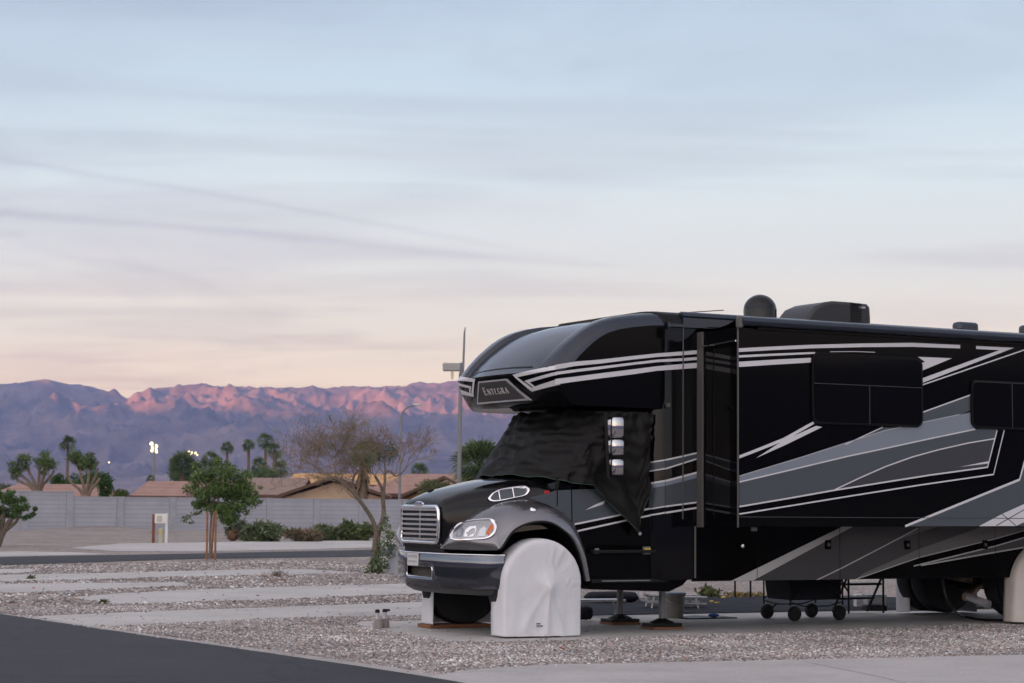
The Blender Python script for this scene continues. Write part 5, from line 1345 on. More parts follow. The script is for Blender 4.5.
# round hedge-like tree
def shrub(name, label, cat, x, ytop, ybot, d, half_px, n, size_px, pal, seed, base_z=0.0, nb=26, group=None, depth_k=1.0, stem=True, **kw):
    s_ = px2m(d); T_ = at(x, ytop, d); Bz = at(x, ybot, d)[2]; hz = (T_[2] - max(Bz, base_z)) / 2; e_ = empty(name, (float(T_[0]), float(T_[1]), base_z)); tag(e_, label, cat, group)
    cz = float(T_[2] - hz) - base_z
    crown('crown', lumpy(0, 0, cz, half_px * s_, half_px * s_ * depth_k, float(hz), nb, seed), n, size_px * s_, pal, e_, **kw)
    if stem:
        t = MB(); t.tube([(0, 0, -.1), (0.05, 0, cz * .5), (0, 0, cz)], [.10 * hz + .02, .07 * hz + .015, .03 * hz], 7); t.build('trunk', BARK, e_, smooth=60)
    return e_
HEDG = [(.035, .075, .018), (.05, .10, .022), (.028, .055, .016)]
shrub('round_tree', 'dense bright green clipped tree between the pollarded tree and the gable roof', 'tree', 88, 468.5, 499, 122, 26, 7200, 2.2, HEDG, 3, nb=40)
shrub('round_tree', 'dense green clipped tree behind the first pollarded tree limbs', 'tree', 64, 470.5, 499, 124, 14, 3400, 2.2, HEDG, 14, nb=24)
shrub('shrub', 'rounded green bush at the right end of the pink hipped roof', 'shrub', 105, 477, 500, 108, 8, 1500, 2.2, HEDG, 33)
shrub('shrub', 'yellow-green bush peeping over the wall by the pink gable', 'shrub', 120, 489, 499, 105, 9, 1200, 2, [(.09, .11, .03), (.06, .09, .03)], 5)
shrub('shrub', 'olive bush behind the far left roof end', 'shrub', 4, 482, 500, 118, 12, 1200, 2, [(.08, .09, .045), (.06, .075, .04)], 6)
shrub('climbing_shrub', 'green climbing shrub sloping over the orange gable behind the bonnet', 'shrub', 436, 478, 499, 104, 24, 3800, 2.0, [(.08, .10, .035), (.06, .08, .03), (.11, .11, .05)], 8, nb=40)
shrub('tree', 'far dark green tree low between the three slim palms', 'tree', 268, 464, 484, 270, 17, 2600, 2.4, GREENS, 9, nb=30)
shrub('tree', 'far dark green tree low behind the broad palm', 'tree', 186, 466, 484, 225, 17, 2600, 2.4, GREENS, 19, nb=30)
shrub('tree', 'grey-green tree behind the bare tree crown, right side', 'tree', 385, 432, 470, 140, 15, 1500, 2.2, [(.055, .07, .035), (.07, .08, .045)], 20, nb=20)

# ---------- street lamps and floodlights
LAMPON = mat('floodlight_glow', (.9, .85, .6), .4, emit=(1.0, .82, .42), estr=.16)
def lamp_post():
    d = 58; s_ = px2m(d); P0 = at(458.6, 480, d); e_ = empty('lamp_post', (float(P0[0]), float(P0[1]), 0)); tag(e_, 'tall grey lamp post with a box lamp and a whip antenna, beside the motorhome nose', 'street lamp')
    z = lambda y: float(at(460, y, d)[2])
    t = MB(); t.tube([(0, 0, 0), (.03, 0, z(372))], [.068, .055], 12); t.lathe([(.14, 0), (.14, .03), (.08, .05)], 12); t.build('post', GALV, e_, smooth=50)
    t = MB(); t.box(-.50, .02, -.16, .16, z(370.6), z(362.6)); b_ = t.build('lamp_head', mat('lamp_shell', (.34, .34, .33), .5), e_, bevel=.03)
    t = MB(); t.lathe([(0, z(379)), (.035, z(378)), (.045, z(374)), (.03, z(371))], 10, (-.22, 0, 0)); t.build('bulb', mat('bulb_warm', (.7, .6, .4), .3, emit=(1, .8, .5), estr=.01), b_)
    t = MB(); t.box(.0, .13, -.06, .06, z(375), z(362)); t.build('control_box', GALV, e_, bevel=.01)
    t = MB(); t.tube([(.10, 0, z(364)), (.115, 0, z(345)), (.125, 0, z(330))], [.034, .03, .026], 8); t.tube([(.125, 0, z(331)), (.15, 0, z(326))], [.022, .012], 6); t.build('antenna', GALV, e_, smooth=60)
lamp_post()
def cobra():
    d = 100; P0 = at(399.2, 500, d); e_ = empty('street_lamp', (float(P0[0]), float(P0[1]), 0)); tag(e_, 'slender street lamp with a curved arm behind the bare tree', 'street lamp')
    q = lambda x, y: (float(at(x, y, d)[0] - P0[0]), 0, float(at(x, y, d)[2]))
    t = MB(); t.tube([(0, 0, 0), q(400.6, 416)], [.075, .055], 10); t.build('post', GALV, e_, smooth=60)
    t = MB(); t.tube(smooth_curve([q(400.6, 417), q(402.5, 411.5), q(407, 407), q(414, 404.8)], 5), .04, 8); t.build('arm', GALV, e_, smooth=60)
    t = MB(); a = q(416.5, 404.4); t.box(a[0] - .22, a[0] + .22, -.12, .12, a[2] - .05, a[2] + .05); b_ = t.build('lamp_head', mat('lamp_pale', (.5, .5, .48), .5), e_, bevel=.04)
    t = MB(); t.box(a[0] - .10, a[0] + .16, -.09, .09, a[2] - .075, a[2] - .052); t.build('bulb', LENS, b_)
cobra()
def flood(label, d, x, yb, heads, pole_px=2.6):
    P0 = at(x, yb, d); s_ = px2m(d); e_ = empty('floodlight', (float(P0[0]), float(P0[1]), 0)); tag(e_, label, 'floodlight', 'lit sports floodlights far behind the houses')
    ym = min(h[1] for h in heads); zt = float(at(x, ym, d)[2]); t = MB(); t.tube([(0, 0, 0), (0, 0, zt)], [pole_px * s_ * .55, pole_px * s_ * .4], 8); t.build('post', GALV, e_, smooth=60)
    xs = [h[0] for h in heads]
    t = MB(); xa = float(at(min(xs), ym, d)[0] - P0[0]); xb = float(at(max(xs), ym, d)[0] - P0[0])
    for yy in sorted(set(round(h[1]) for h in heads)): zz = float(at(x, yy, d)[2]); t.box(xa - .2, xb + .2, .05, .25, zz - .12, zz + .12)
    t.build('cross_arm', GALV, e_)
    for hx, hy, hr in heads:
        q = at(hx, hy, d); t = MB(); t.lathe([(0, -.12), (hr * s_ * .9, -.10), (hr * s_, 0), (hr * s_ * .6, .25)], 12, (float(q[0] - P0[0]), 0, float(q[2])), 'y'); t.build('lamp', LAMPON, e_, smooth=50)
flood('tall lit floodlight on a pale pole above the pink gable roof', 380, 153.6, 478, [(151, 443.6, 2.0), (152.4, 447.4, 1.8), (155.4, 446.2, 2.2), (151.6, 450.6, 1.7), (155, 450, 2.1), (156.3, 452, 1.3)])
flood('lit twin row of floodlights behind the staked tree', 420, 192.5, 480, [(188.5, 451.6, 1.1), (191.8, 452.6, 1.2), (195.2, 453, 1.2), (197, 455, .9), (190.2, 454.8, .9)], 1.6)
flood('tiny single lit floodlight right of the round hedge tree', 480, 108.8, 482, [(108.8, 462.4, .9)], 1.0)
flood('small lit floodlight cluster shining through the left pollarded tree', 420, 48, 482, [(43.8, 466.6, 1.2), (48.2, 466.8, 1.6), (49.5, 463, 1.3), (52, 463.6, 1.2)], 1.2)

# ---------- bare tree
def bare_tree():
    P0 = gnd(376.5, 574); d = float(P0[1]); s_ = px2m(d); e_ = empty('bare_tree', tuple(P0)); tag(e_, 'leafless brown tree with a forked trunk and a haze of fine twigs', 'tree')
    def q(x, y, dy=0): p = at(x, y, d); return (float(p[0] - P0[0]), dy, float(p[2]))
    t = MB(); rnd = random.Random(5)
    t.tube(smooth_curve([q(376.5, 576), q(376, 560), q(376.5, 545), q(378.5, 530)], 4), [.10, .095, .09, .085, .082, .08, .078, .076, .074, .073, .072, .071, .07], 10)
    L1 = smooth_curve([q(378, 534), q(372, 518), (q(360, 500, -.1)), q(349, 488, -.15), q(338, 479, -.2)], 4); t.tube(L1, list(np.linspace(.052, .026, len(L1))), 8)
    L2 = smooth_curve([q(379, 531), q(384, 516), q(383, 500, .1), q(381.5, 488, .12), q(375, 476, .1)], 4); t.tube(L2, list(np.linspace(.056, .026, len(L2))), 8)
    L3 = smooth_curve([q(384, 507), q(384, 492, .05), q(385, 480, .1), q(384, 474, .15)], 4); t.tube(L3, list(np.linspace(.038, .022, len(L3))), 7)
    L4 = smooth_curve([q(384.4, 474, .15), q(389, 471, .2), q(396, 476, .25), q(404, 470, .3)], 4); t.tube(L4, list(np.linspace(.024, .012, len(L4))), 6)
    L5 = smooth_curve([q(362, 503, -.1), q(352, 483, .2), q(357, 470, .3)], 4); t.tube(L5, list(np.linspace(.03, .018, len(L5))), 7)
    t.build('trunk', BARK, e_, smooth=60)
    f = MB(); starts = [(L1[-1], (-.7, 0, .75), .75), (L1[-1], (.0, .2, 1), .9), (L1[-3], (-.9, -.2, .5), .8), (L1[-6], (-.35, -.3, .9), .7), (L2[-1], (-.4, 0, 1), .9), (L2[-1], (.1, .3, 1), .7), (L2[-4], (-.1, -.4, .9), .8),
                        (L5[-1], (-.5, .1, .8), .8), (L5[-1], (-.9, 0, .8), .9), (L5[-3], (.5, -.3, .7), .8), (L1[-1], (-1, .3, .3), 1.05), (L1[-3], (-.8, .3, .8), 1.1), (L3[-1], (-.3, 0, 1), .75), (L1[-9], (-.8, .2, .6), .7)]
    for p, dr, L_ in starts:
        branch(f, p, (dr[0] * 1.3, dr[1] * 1.3, dr[2] * .62), L_ * .48, .015, 6, rnd, .55, .05, .0026, None, .79, (2, 3))
    for p, dr, L_ in ((L4[-1], (.3, 0, 1), .45), (L4[-1], (.5, .2, .7), .45), (L4[-4], (.2, -.1, 1), .4), (L4[-6], (.5, .1, .9), .45)):
        branch(f, p, dr, L_ * .75, .012, 5, rnd, .5, .10, .0028, None, .76, (2, 3))
    f.build('crown', TWIG, e_)
    hz = [q(x, y, dy) + (rx * s_, rx * s_, ry * s_) for x, y, rx, ry, dy in ((348, 440, 20, 14, 0), (330, 446, 20, 15, .2), (360, 448, 16, 18, -.2), (316, 446, 16, 13, 0), (347, 462, 18, 12, .3), (368, 434, 12, 14, 0), (302, 438, 9, 12, 0), (352, 424, 20, 8, .1), (340, 474, 14, 8, .1))]
    crown('dry_leaf', hz, 7500, .036, [(.17, .13, .075), (.12, .11, .06), (.20, .155, .095)], e_, aspect=3.5)
    # leafy suckers growing from the trunk base
    bl = [q(x, y, dy) + (rx * s_, rx * s_, ry * s_) for x, y, rx, ry, dy in ((386, 527, 6, 9, -.1), (391, 538, 7, 9, -.2), (383, 545, 6, 8, -.25), (377, 563, 9, 8, -.2), (370, 570, 6, 6, -.1), (384, 566, 6, 7, 0), (392, 550, 5, 9, -.1), (388, 518, 4, 5, 0), (380, 555, 6, 8, -.25))]
    crown('sucker_leaf', bl, 800, .085, [(.10, .14, .07), (.14, .18, .10), (.075, .105, .05)], e_, aspect=2.6)
bare_tree()

# ---------- staked green tree
def staked_tree():
    P0 = gnd(211.5, 559.5); d = float(P0[1]); s_ = px2m(d); e_ = empty('young_tree', tuple(P0)); tag(e_, 'young bushy green tree held by reddish stakes in the gravel', 'tree')
    def q(x, y, dy=0): p = at(x, y, d); return (float(p[0] - P0[0]), dy, float(p[2]))
    t = MB(); t.tube([q(211.5, 561), q(211.5, 535), q(213, 510), q(218, 490), q(222, 470)], [.03, .028, .025, .02, .012], 8); rnd = random.Random(3)
    for x, y in ((205, 480), (235, 478), (245, 500), (228, 465), (196, 495), (255, 488)):
        t.tube([q(214, 508), q((214 + x) / 2, (504 + y) / 2, rnd.uniform(-.3, .3)), q(x, y, rnd.uniform(-.5, .5))], [.016, .012, .006], 5)
    for x, y in ((186, 520), (262, 486)): t.tube([q(205 if x < 200 else 245, 505 if x < 200 else 495), q((205 + x) / 2 if x < 200 else 254, (506 + y) / 2), q(x, y)], [.008, .006, .003], 4)
    t.build('trunk', TWIG, e_)
    bl = []
    r = random.Random(8)
    for x, y, rx, ry in ((205, 478, 15, 13), (222, 468, 14, 12), (234, 474, 13, 12), (212, 492, 20, 14), (232, 492, 18, 14), (244, 485, 11, 12), (203, 502, 14, 9), (225, 506, 17, 9), (240, 506, 13, 9), (216, 461, 8, 6), (199, 468, 7, 7), (229, 516, 9, 6), (196, 488, 9, 9), (247, 500, 8, 7), (236, 514, 12, 8), (250, 508, 9, 7), (226, 512, 10, 9)):
        for _ in range(4): bl.append(q(x + r.gauss(0, rx * .45), y + r.gauss(0, ry * .45), r.uniform(-.45, .45)) + (rx * s_ * .62, rx * s_ * .62, ry * s_ * .58))
    for x, y in ((186, 519), (190, 516), (195, 513), (200, 512), (256, 492), (262, 487), (252, 497), (258, 500), (262, 501), (192, 522)): bl.append(q(x, y, r.uniform(-.1, .1)) + (3.5 * s_, .08, 2.2 * s_))
    crown('crown', bl, 15000, .075, [(.07, .115, .035), (.095, .15, .045), (.05, .085, .03), (.12, .18, .055)], e_, aspect=2.6, droop=.6)
    STAKE = mat('stake_redwood', (.26, .115, .055), .85, var=.25, vscale=6)
    for i, (xb, yb, xt, yt) in enumerate(((206.6, 560.5, 207.4, 511), (211.2, 558, 214.4, 511.5), (215.2, 560.5, 215.8, 511))):
        B_ = gnd(xb, yb); dd = float(B_[1]); T_ = at(xt, yt, dd); o_ = MB(); o_.tube([(0, 0, -.05), tuple(T_ - B_)], .026, 8); o = o_.build('tree_stake', STAKE); o.location = tuple(B_)
        tag(o, ['left reddish stake of the three at the young tree', 'middle leaning reddish stake of the three at the young tree', 'right reddish stake of the three at the young tree'][i], 'stake', 'stakes holding the young tree')
staked_tree()
# left edge tree
def edge_tree():
    P0 = gnd(0, 547); d = float(P0[1]); s_ = px2m(d); e_ = empty('low_tree', tuple(P0)); tag(e_, 'low dark green tree with a leaning forked trunk at the left edge', 'tree')
    def q(x, y, dy=0): p = at(x, y, d); return (float(p[0] - P0[0]), dy, float(p[2]))
    t = MB(); t.tube(smooth_curve([q(-1, 548), q(3, 537), q(8, 527), q(14, 518)], 4), list(np.linspace(.13, .07, 13)), 8); t.tube(smooth_curve([q(1, 541), q(3, 528), q(5, 515), q(4, 505)], 4), list(np.linspace(.12, .06, 13)), 8); t.tube([q(6, 532), q(18, 522), q(24, 512)], [.06, .05, .03], 6)
    t.build('trunk', BARK, e_, smooth=60)
    bl = []; r = random.Random(2)
    for x, y, rx, ry in ((2, 498, 12, 8), (14, 500, 10, 8), (24, 507, 10, 7), (32, 511, 5, 5), (8, 510, 12, 8), (-12, 505, 14, 12), (20, 516, 8, 5), (-4, 520, 9, 5), (12, 492, 6, 4), (-20, 515, 10, 10), (28, 518, 4, 3)):
        for _ in range(4): bl.append(q(x + r.gauss(0, rx * .4), y + r.gauss(0, ry * .4), r.uniform(-.5, .5)) + (rx * s_ * .48, rx * s_ * .48, ry * s_ * .48))
    crown('crown', bl, 11000, .07, [(.05, .095, .028), (.07, .12, .036), (.035, .07, .022), (.095, .145, .045)], e_, aspect=2.2)
edge_tree()
# low planting along the wall
def ground_shrub(name, label, cat, x, ybase, half_px, h_px, n, size, pal, seed, **kw):
    P0 = gnd(x, ybase); d = float(P0[1]); s_ = px2m(d); e_ = empty(name, tuple(P0)); tag(e_, label, cat)
    crown('crown', [(a, b, max(.02, c), rx, ry, rz) for a, b, c, rx, ry, rz in lumpy(0, 0, h_px * s_ * .42, half_px * s_, half_px * s_ * .7, h_px * s_ * .6, 22, seed, .4)], n, size, pal, e_, **kw); return e_
GG = [(.085, .11, .05), (.12, .145, .075), (.06, .085, .04)]
ground_shrub('shrub', 'grey-green sprawling shrub at the wall right of the staked tree', 'shrub', 262, 541.5, 21, 20, 3600, .22, GG, 41, aspect=4)
ground_shrub('shrub', 'fine leaved grey shrub right behind the brown palm stump', 'shrub', 240, 538, 16, 16, 2200, .22, [(.10, .11, .08), (.075, .09, .06)], 42, aspect=4)
ground_shrub('shrub', 'dark green mound shrub at the wall left of the bare trunk', 'shrub', 355, 540.5, 21, 19, 3600, .20, [(.075, .10, .04), (.10, .125, .05), (.055, .075, .03)], 43, aspect=3)
ground_shrub('shrub', 'mixed green shrub with a pale stone in it along the wall', 'shrub', 328, 540.5, 14, 15, 2200, .20, [(.08, .105, .05), (.11, .125, .065)], 44, aspect=3)
ground_shrub('shrub', 'dry brown brush at the wall foot between the green shrubs', 'shrub', 306, 541.5, 17, 11, 2000, .22, [(.17, .125, .085), (.13, .095, .06), (.09, .09, .05)], 45, aspect=5)
ground_shrub('shrub', 'small yellow-green brush leftmost below the beige gable', 'shrub', 290, 536.5, 7, 7, 800, .18, [(.11, .11, .04), (.08, .085, .035)], 46, aspect=3)
ground_shrub('weed', 'small dry twiggy weed on the gravel right of the dead branch', 'weed', 279, 577, 9, 7, 240, .10, [(.12, .09, .07), (.09, .07, .055)], 47, aspect=14)
ground_shrub('weed', 'small green weed tuft on the gravel at the left', 'weed', 103.5, 603.8, 3.2, 3, 140, .06, [(.08, .095, .04), (.11, .11, .05)], 48, aspect=4)
ground_shrub('weed', 'tiny green weed on the pad edge far left', 'weed', 31, 579, 3, 2.2, 120, .07, [(.08, .095, .04)], 49, aspect=4)
ground_shrub('weed', 'yellow flowering weeds behind the ground cloth left of the wagon', 'weed', 740, 597, 30, 3.5, 420, .07, [(.20, .15, .05), (.12, .11, .06), (.14, .12, .07), (.26, .19, .04)], 50, aspect=2)
ground_shrub('weed', 'green weeds growing behind the bucket', 'weed', 706, 597, 15, 9, 700, .08, [(.09, .11, .04), (.13, .13, .06), (.06, .08, .03)], 51, aspect=3)
# palm stump
P0 = gnd(232.5, 541); st = empty('palm_stump', tuple(P0)); tag(st, 'round brown stump of a cut palm at the foot of the shrub', 'stump')
mb = MB(); rr = 4.6 * px2m(float(P0[1])); mb.lathe([(rr * .5, 0), (rr * .95, rr * .4), (rr * 1.05, rr * 1.0), (rr * .8, rr * 1.7), (rr * .3, rr * 2.1), (0, rr * 2.15)], 16); mb.build('stump_core', PBARK, st, smooth=40)
V = []; F_ = []; T = []
for k in range(150):
    a = random.uniform(0, 6.28); z = random.uniform(.1, 2.0) * rr; r_ = rr * (1.05 if z < rr * 1.2 else .8); p = np.array([math.cos(a) * r_, math.sin(a) * r_, z]); s2 = np.array([-math.sin(a), math.cos(a), 0]) * rr * .16; o_ = len(V)
    V += [p - s2, p + s2, p * 1.18 + s2 * .5 + np.array([0, 0, rr * .25]), p * 1.18 - s2 * .5 + np.array([0, 0, rr * .25])]; F_.append((o_, o_ + 1, o_ + 2, o_ + 3)); T.append(np.array((.20, .09, .045)) * random.uniform(.6, 1.3))
mesh_fast('leaf_stub', V, F_, np.array(T), LEAF, st)
# dead branch on the gravel, fallen leaf, pale stone
P0 = gnd(273, 583); mb = MB(); rnd = random.Random(9); branch(mb, (0, 0, .03), (-.8, .1, .35), .13, .018, 3, rnd, .5, .05, .003, None, .7); branch(mb, (0, 0, .03), (.6, -.3, .05), .15, .016, 2, rnd, .4, 0, .003, None, .7)
o = mb.build('dead_branch', TWIG); o.location = tuple(P0); tag(o, 'broken dark branch lying on the gravel near the pads', 'branch')
for x, y, lab in ((711, 604.5, 'yellow fallen leaf on the dark ground cloth, leftmost of the three'), (716, 606, 'yellow fallen leaf on the dark ground cloth, middle of the three'), (723, 600.5, 'yellow fallen leaf on the dark ground cloth, farthest back of the three'), (33, 591, 'fallen orange leaf on the gravel at the far left'), (561.5, 653, 'fallen orange leaf on the gravel below the front wheel cover')):
    mb = MB(); mb.grid([[(.045 * i / 2 - .045, .03 * j * (1 - abs(i - 2) / 3), .03 + .012 * abs(j) + .006 * i) for j in (-1, 0, 1)] for i in range(5)]); o = mb.build('fallen_leaf', mat('dry_leaf', (.40, .14, .04) if y > 610 or x < 100 else (.55, .36, .03), .7), smooth=60); o.location = tuple(gnd(x, y, .02)); o.rotation_euler = (.2, .1, x); tag(o, lab, 'leaf')
P0 = gnd(337, 529.5); mb = MB(); mb.lathe([(0, -.1), (.28, 0), (.34, .12), (.24, .24), (0, .28)], 9); o = mb.build('boulder', mat('pale_stone', (.42, .42, .43), .9), smooth=50); o.location = (*P0[:2], .45); o.scale = (1.2, .8, .8); tag(o, 'pale stone lying among the wall shrubs', 'stone')

# ---------- utility pedestals
def pedestal():
    P0 = gnd(160.5, 543); d = float(P0[1]); s_ = px2m(d); e_ = empty('utility_pedestal', tuple(P0)); tag(e_, 'white utility hookup panel between a rust post and a white post', 'utility post')
    X = lambda x: (x - 160.5) * s_; Z = lambda y: (543 - y) * s_
    t = MB(); t.box(X(154.6), X(167), -.10, .10, Z(523.5), Z(514)); p_ = t.build('meter_box', mat('box_white', (.66, .65, .61), .6), e_, bevel=.01)
    t = MB(); t.box(X(157), X(162), -.115, -.10, Z(522), Z(516)); t.build('box_door', mat('box_cream', (.44, .43, .40), .6), p_, bevel=.005)
    t = MB(); t.box(X(152), X(154.4), -.05, .05, -.1, Z(514.6)); t.build('rust_post', mat('rust_red', (.17, .06, .035), .9, var=.3, vscale=9), e_)
    t = MB(); t.box(X(165), X(167.4), -.05, .05, -.1, Z(513.5)); t.build('white_post', mat('post_white', (.62, .62, .61), .7), e_)
    t = MB(); t.lathe([(X(162.4), 0), (X(162.4), Z(530)), (X(162), Z(528.4)), (0, Z(527.6))], 12); t.build('cream_riser', mat('riser_cream', (.45, .44, .33), .7), e_, smooth=40)
    t = MB(); t.box(X(158.8), X(161.4), -.09, -.07, Z(533.5), Z(531)); t.build('tag_plate', mat('tag_yellow', (.5, .4, .08), .6), e_)
pedestal()
P0 = gnd(395, 574); e_ = empty('utility_pedestal', tuple(P0)); tag(e_, 'pale grey square utility cabinet half hidden by the bumper', 'utility post')
t = MB(); t.box(-.15, .18, -.12, .12, 0, .58); t.build('cabinet', mat('cabinet_grey', (.36, .38, .42), .7), e_, bevel=.015)
t = MB(); t.box(-.175, .205, -.14, .14, .58, .62); t.build('cabinet_lid', mat('cabinet_grey_light', (.40, .42, .46), .7), e_, bevel=.01)
# thin posts behind the motorhome
for x, y0, y1 in ((735, 581, 599), (750.5, 581, 600)):
    P0 = gnd(x, y1 - 1); mb = MB(); d = float(P0[1]); mb.box(-.014, .014, -.014, .014, 0, 17 * px2m(d) + .35); mb.lathe([(.03, 17 * px2m(d) + .35), (0, 17 * px2m(d) + .40)], 8); o = mb.build('thin_post', DARK); o.location = tuple(P0)
    tag(o, 'thin black post behind the motorhome, ' + ('nearer the bucket' if x < 740 else 'nearer the wagon'), 'post', 'thin posts behind the motorhome')

# ================================================================== MOUNTAINS
ROCK, nt, b_, src = new_mat('mountain_rock')
c_ = noise_mix(nt, src, .006, .3, .7, (.11, .09, .08), (.28, .205, .17), 12, .72)
c2 = noise_mix(nt, src, .0015, .35, .65, (.8, .8, .8), (1.15, 1.12, 1.1), 6)
nt.links.new(mixc(nt, c_, c2, 1, 'MULTIPLY'), b_.inputs['Base Color']); b_.inputs['Roughness'].default_value = .95; b_.inputs['Specular IOR Level'].default_value = .05
def fbm(x, y, o=6, ridged=True):
    v = 0; a = 1; f = 1; w = 1
    for k in range(o):
        n = mnoise.noise(Vector((x * f, y * f, k * 7.3)))
        if ridged: n = (1 - abs(n) * 1.9); n = n * n * w; w = min(1, max(0, n * 1.6)); n = n - .35
        v += a * n; a *= .5; f *= 2.05
    return v
RIDGE = [(-600, 410), (-450, 398), (-300, 396), (-200, 388), (-100, 392), (-40, 386), (0, 383.4), (20, 382), (40, 379), (58, 382), (80, 387), (101, 391.5), (112, 395), (124, 398.5), (136, 393), (155, 388.5), (178, 387.2), (205, 387.6), (234, 387.2), (262.6, 389.4), (291, 389.8), (328, 388.8), (366, 388), (398.6, 385.2), (422, 384.2), (450, 382.5), (500, 381), (560, 384), (640, 386), (760, 390), (900, 384), (1100, 392), (1300, 388), (1450, 396), (1600, 404), (1750, 430)]
def mountains():
    NA, NR = 1240, 120; xs = np.linspace(-600, 1750, NA); V = []; ridge_x = [p[0] for p in RIDGE]; ridge_y = [p[1] for p in RIDGE]
    r0, r1 = 5200, 9000
    for i, x in enumerate(xs):
        dr = ray(x, 500); az = math.atan2(dr[0], dr[1]); yy = np.interp(x, ridge_x, ridge_y); hz = ray(x, yy); Hc = r1 * hz[2] / math.hypot(hz[0], hz[1]) + CAM_H
        # the left massif stands nearer than the long range
        for j in range(NR):
            t = j / (NR - 5); r = r0 + (r1 - r0) * t
            X, Y = r * math.sin(az), r * math.cos(az)
            prof_ = max(0, min(1, t)) ** 1.25
            n = fbm(X * .00075 + 3, Y * .00055, 7); n2 = fbm(X * .0022 + 9, Y * .0016 + 2, 4)
            amp = 80 * math.sin(math.pi * min(1, max(0, t)) ** .9) ** .8 + 6
            n3 = fbm(X * .0045 + 5, Y * .0035 + 8, 4)
            h = Hc * prof_ + (n - .05) * amp + (n2 * 34 + n3 * 26 + fbm(X * .011 + 2, Y * .008 + 3, 3) * 20) * min(1, t * 3) * (1 if t < .97 else .6)
            lim = (Hc - 3) / r1 * r if t < 1 else Hc
            if t > .9 and t <= 1.0: h = h * (1 - (t - .9) / .1) + (Hc + n2 * 8 + n3 * 9) * ((t - .9) / .1)
            elif t > 1: h = Hc - (t - 1) * 4000 * .2
            else: h = min(h, lim * (1 - .025 * (1 + n2)))
            V.append((X, Y, max(-5, h)))
    F_ = []
    for i in range(NA - 1):
        for j in range(NR - 1): a = i * NR + j; F_.append((a, a + NR, a + NR + 1, a + 1))
    o = mesh_fast('mountains', V, F_, None, ROCK); tag(o, kind='structure')
mountains()
# the range behind the camera, on the sunset side; it keeps the valley floor in shade
SUN_AZ = (-.45, -.893); SUN_EL = .9; WEST_H = 546
def west_range():
    NA, NR = 320, 26; V = []
    for i in range(NA):
        az = R(80) + R(265) * i / (NA - 1)                # clockwise from +Y, through the south and west
        crest = WEST_H + 60 * mnoise.noise(Vector((i * .05, 1.5, 0))) + 28 * mnoise.noise(Vector((i * .3, 4.5, 0)))
        w_ = math.sin(math.pi * i / (NA - 1)); crest *= min(1, w_ * 8)
        for j in range(NR):
            t = j / (NR - 1); r = 5000 + 3000 * t; X, Y = r * math.sin(az), r * math.cos(az); h = crest * max(0, 1 - abs(t - .67) / .67) ** 1.2
            V.append((X, Y, max(-5, h + 40 * (fbm(X * .001, Y * .001, 4)) * min(1, max(0, 1 - abs(t - .4) / .4)))))
    F_ = []
    for i in range(NA - 1):
        for j in range(NR - 1): a = i * NR + j; F_.append((a, a + NR, a + NR + 1, a + 1))
    o = mesh_fast('western_hills', V, F_, None, ROCK); o.data.polygons.foreach_set('use_smooth', [True] * len(F_)); tag(o, kind='structure')
west_range()

# ================================================================== AIR
HAZE = True; WESTGAIN = 1.25
if HAZE:
    hm = bpy.data.materials.new('valley_haze'); hm.use_nodes = True; nt = hm.node_tree; nt.nodes.remove(nt.nodes['Principled BSDF'])
    pv = nt.nodes.new('ShaderNodeVolumePrincipled'); pv.inputs['Color'].default_value = (.25, .45, .98, 1); pv.inputs['Density'].default_value = 6.8e-5; pv.inputs['Anisotropy'].default_value = .2
    nt.links.new(pv.outputs[0], nt.nodes['Material Output'].inputs['Volume'])
    hb = MB(); hb.box(-E0 - 300, E0 + 300, -E0 - 300, E0 + 300, -1, 1250); ho = hb.build('haze', hm); tag(ho, kind='stuff')

# ================================================================== SKY AND SUN
Wd = bpy.data.worlds.new('World'); S.world = Wd; Wd.use_nodes = True; nt = Wd.node_tree
EXPO = 3.5
bg = nt.nodes['Background']; bg.inputs['Strength'].default_value = .15
N = nt.nodes.new; L = nt.links.new
sky = N('ShaderNodeTexSky'); sky.sky_type = 'NISHITA'; sky.sun_disc = False; sky.sun_elevation = R(SUN_EL); sky.sun_rotation = math.atan2(SUN_AZ[0], SUN_AZ[1])
sky.air_density = 1.0; sky.dust_density = .6; sky.ozone_density = 1.5
tc = N('ShaderNodeTexCoord'); nrm_ = N('ShaderNodeVectorMath'); nrm_.operation = 'NORMALIZE'; L(tc.outputs['Generated'], nrm_.inputs[0])
sp = N('ShaderNodeSeparateXYZ'); L(nrm_.outputs[0], sp.inputs[0])
def math_(op, a, b=None, clamp=False):
    m = N('ShaderNodeMath'); m.operation = op; m.use_clamp = clamp
    for i, v in enumerate((a, b)):
        if v is None: continue
        if isinstance(v, (int, float)): m.inputs[i].default_value = v
        else: L(v, m.inputs[i])
    return m.outputs[0]
# thin high veil of cirrus: its colour by height above the horizon (lilac pink low down, pale blue higher)
ramp = N('ShaderNodeValToRGB'); cr = ramp.color_ramp; L(math_('MULTIPLY', sp.outputs[2], 2.0, True), ramp.inputs[0])
VEIL = [(0.0, (1.573, 1.093, 0.65)), (0.1, (1.525, 1.105, 0.683)), (0.16, (1.319, 1.095, 0.748)), (0.22, (1.164, 1.092, 0.843)), (0.32, (0.909, 1.021, 0.939)), (0.42, (0.691, 0.836, 0.865)), (0.52, (0.543, 0.643, 0.743)), (0.75, (0.612, 0.66, 0.743)), (1.0, (0.647, 0.66, 0.722))]
while len(cr.elements) < len(VEIL): cr.elements.new(.5)
for e_, (p_, c_) in zip(cr.elements, VEIL): e_.position = p_; e_.color = (*c_, 1)
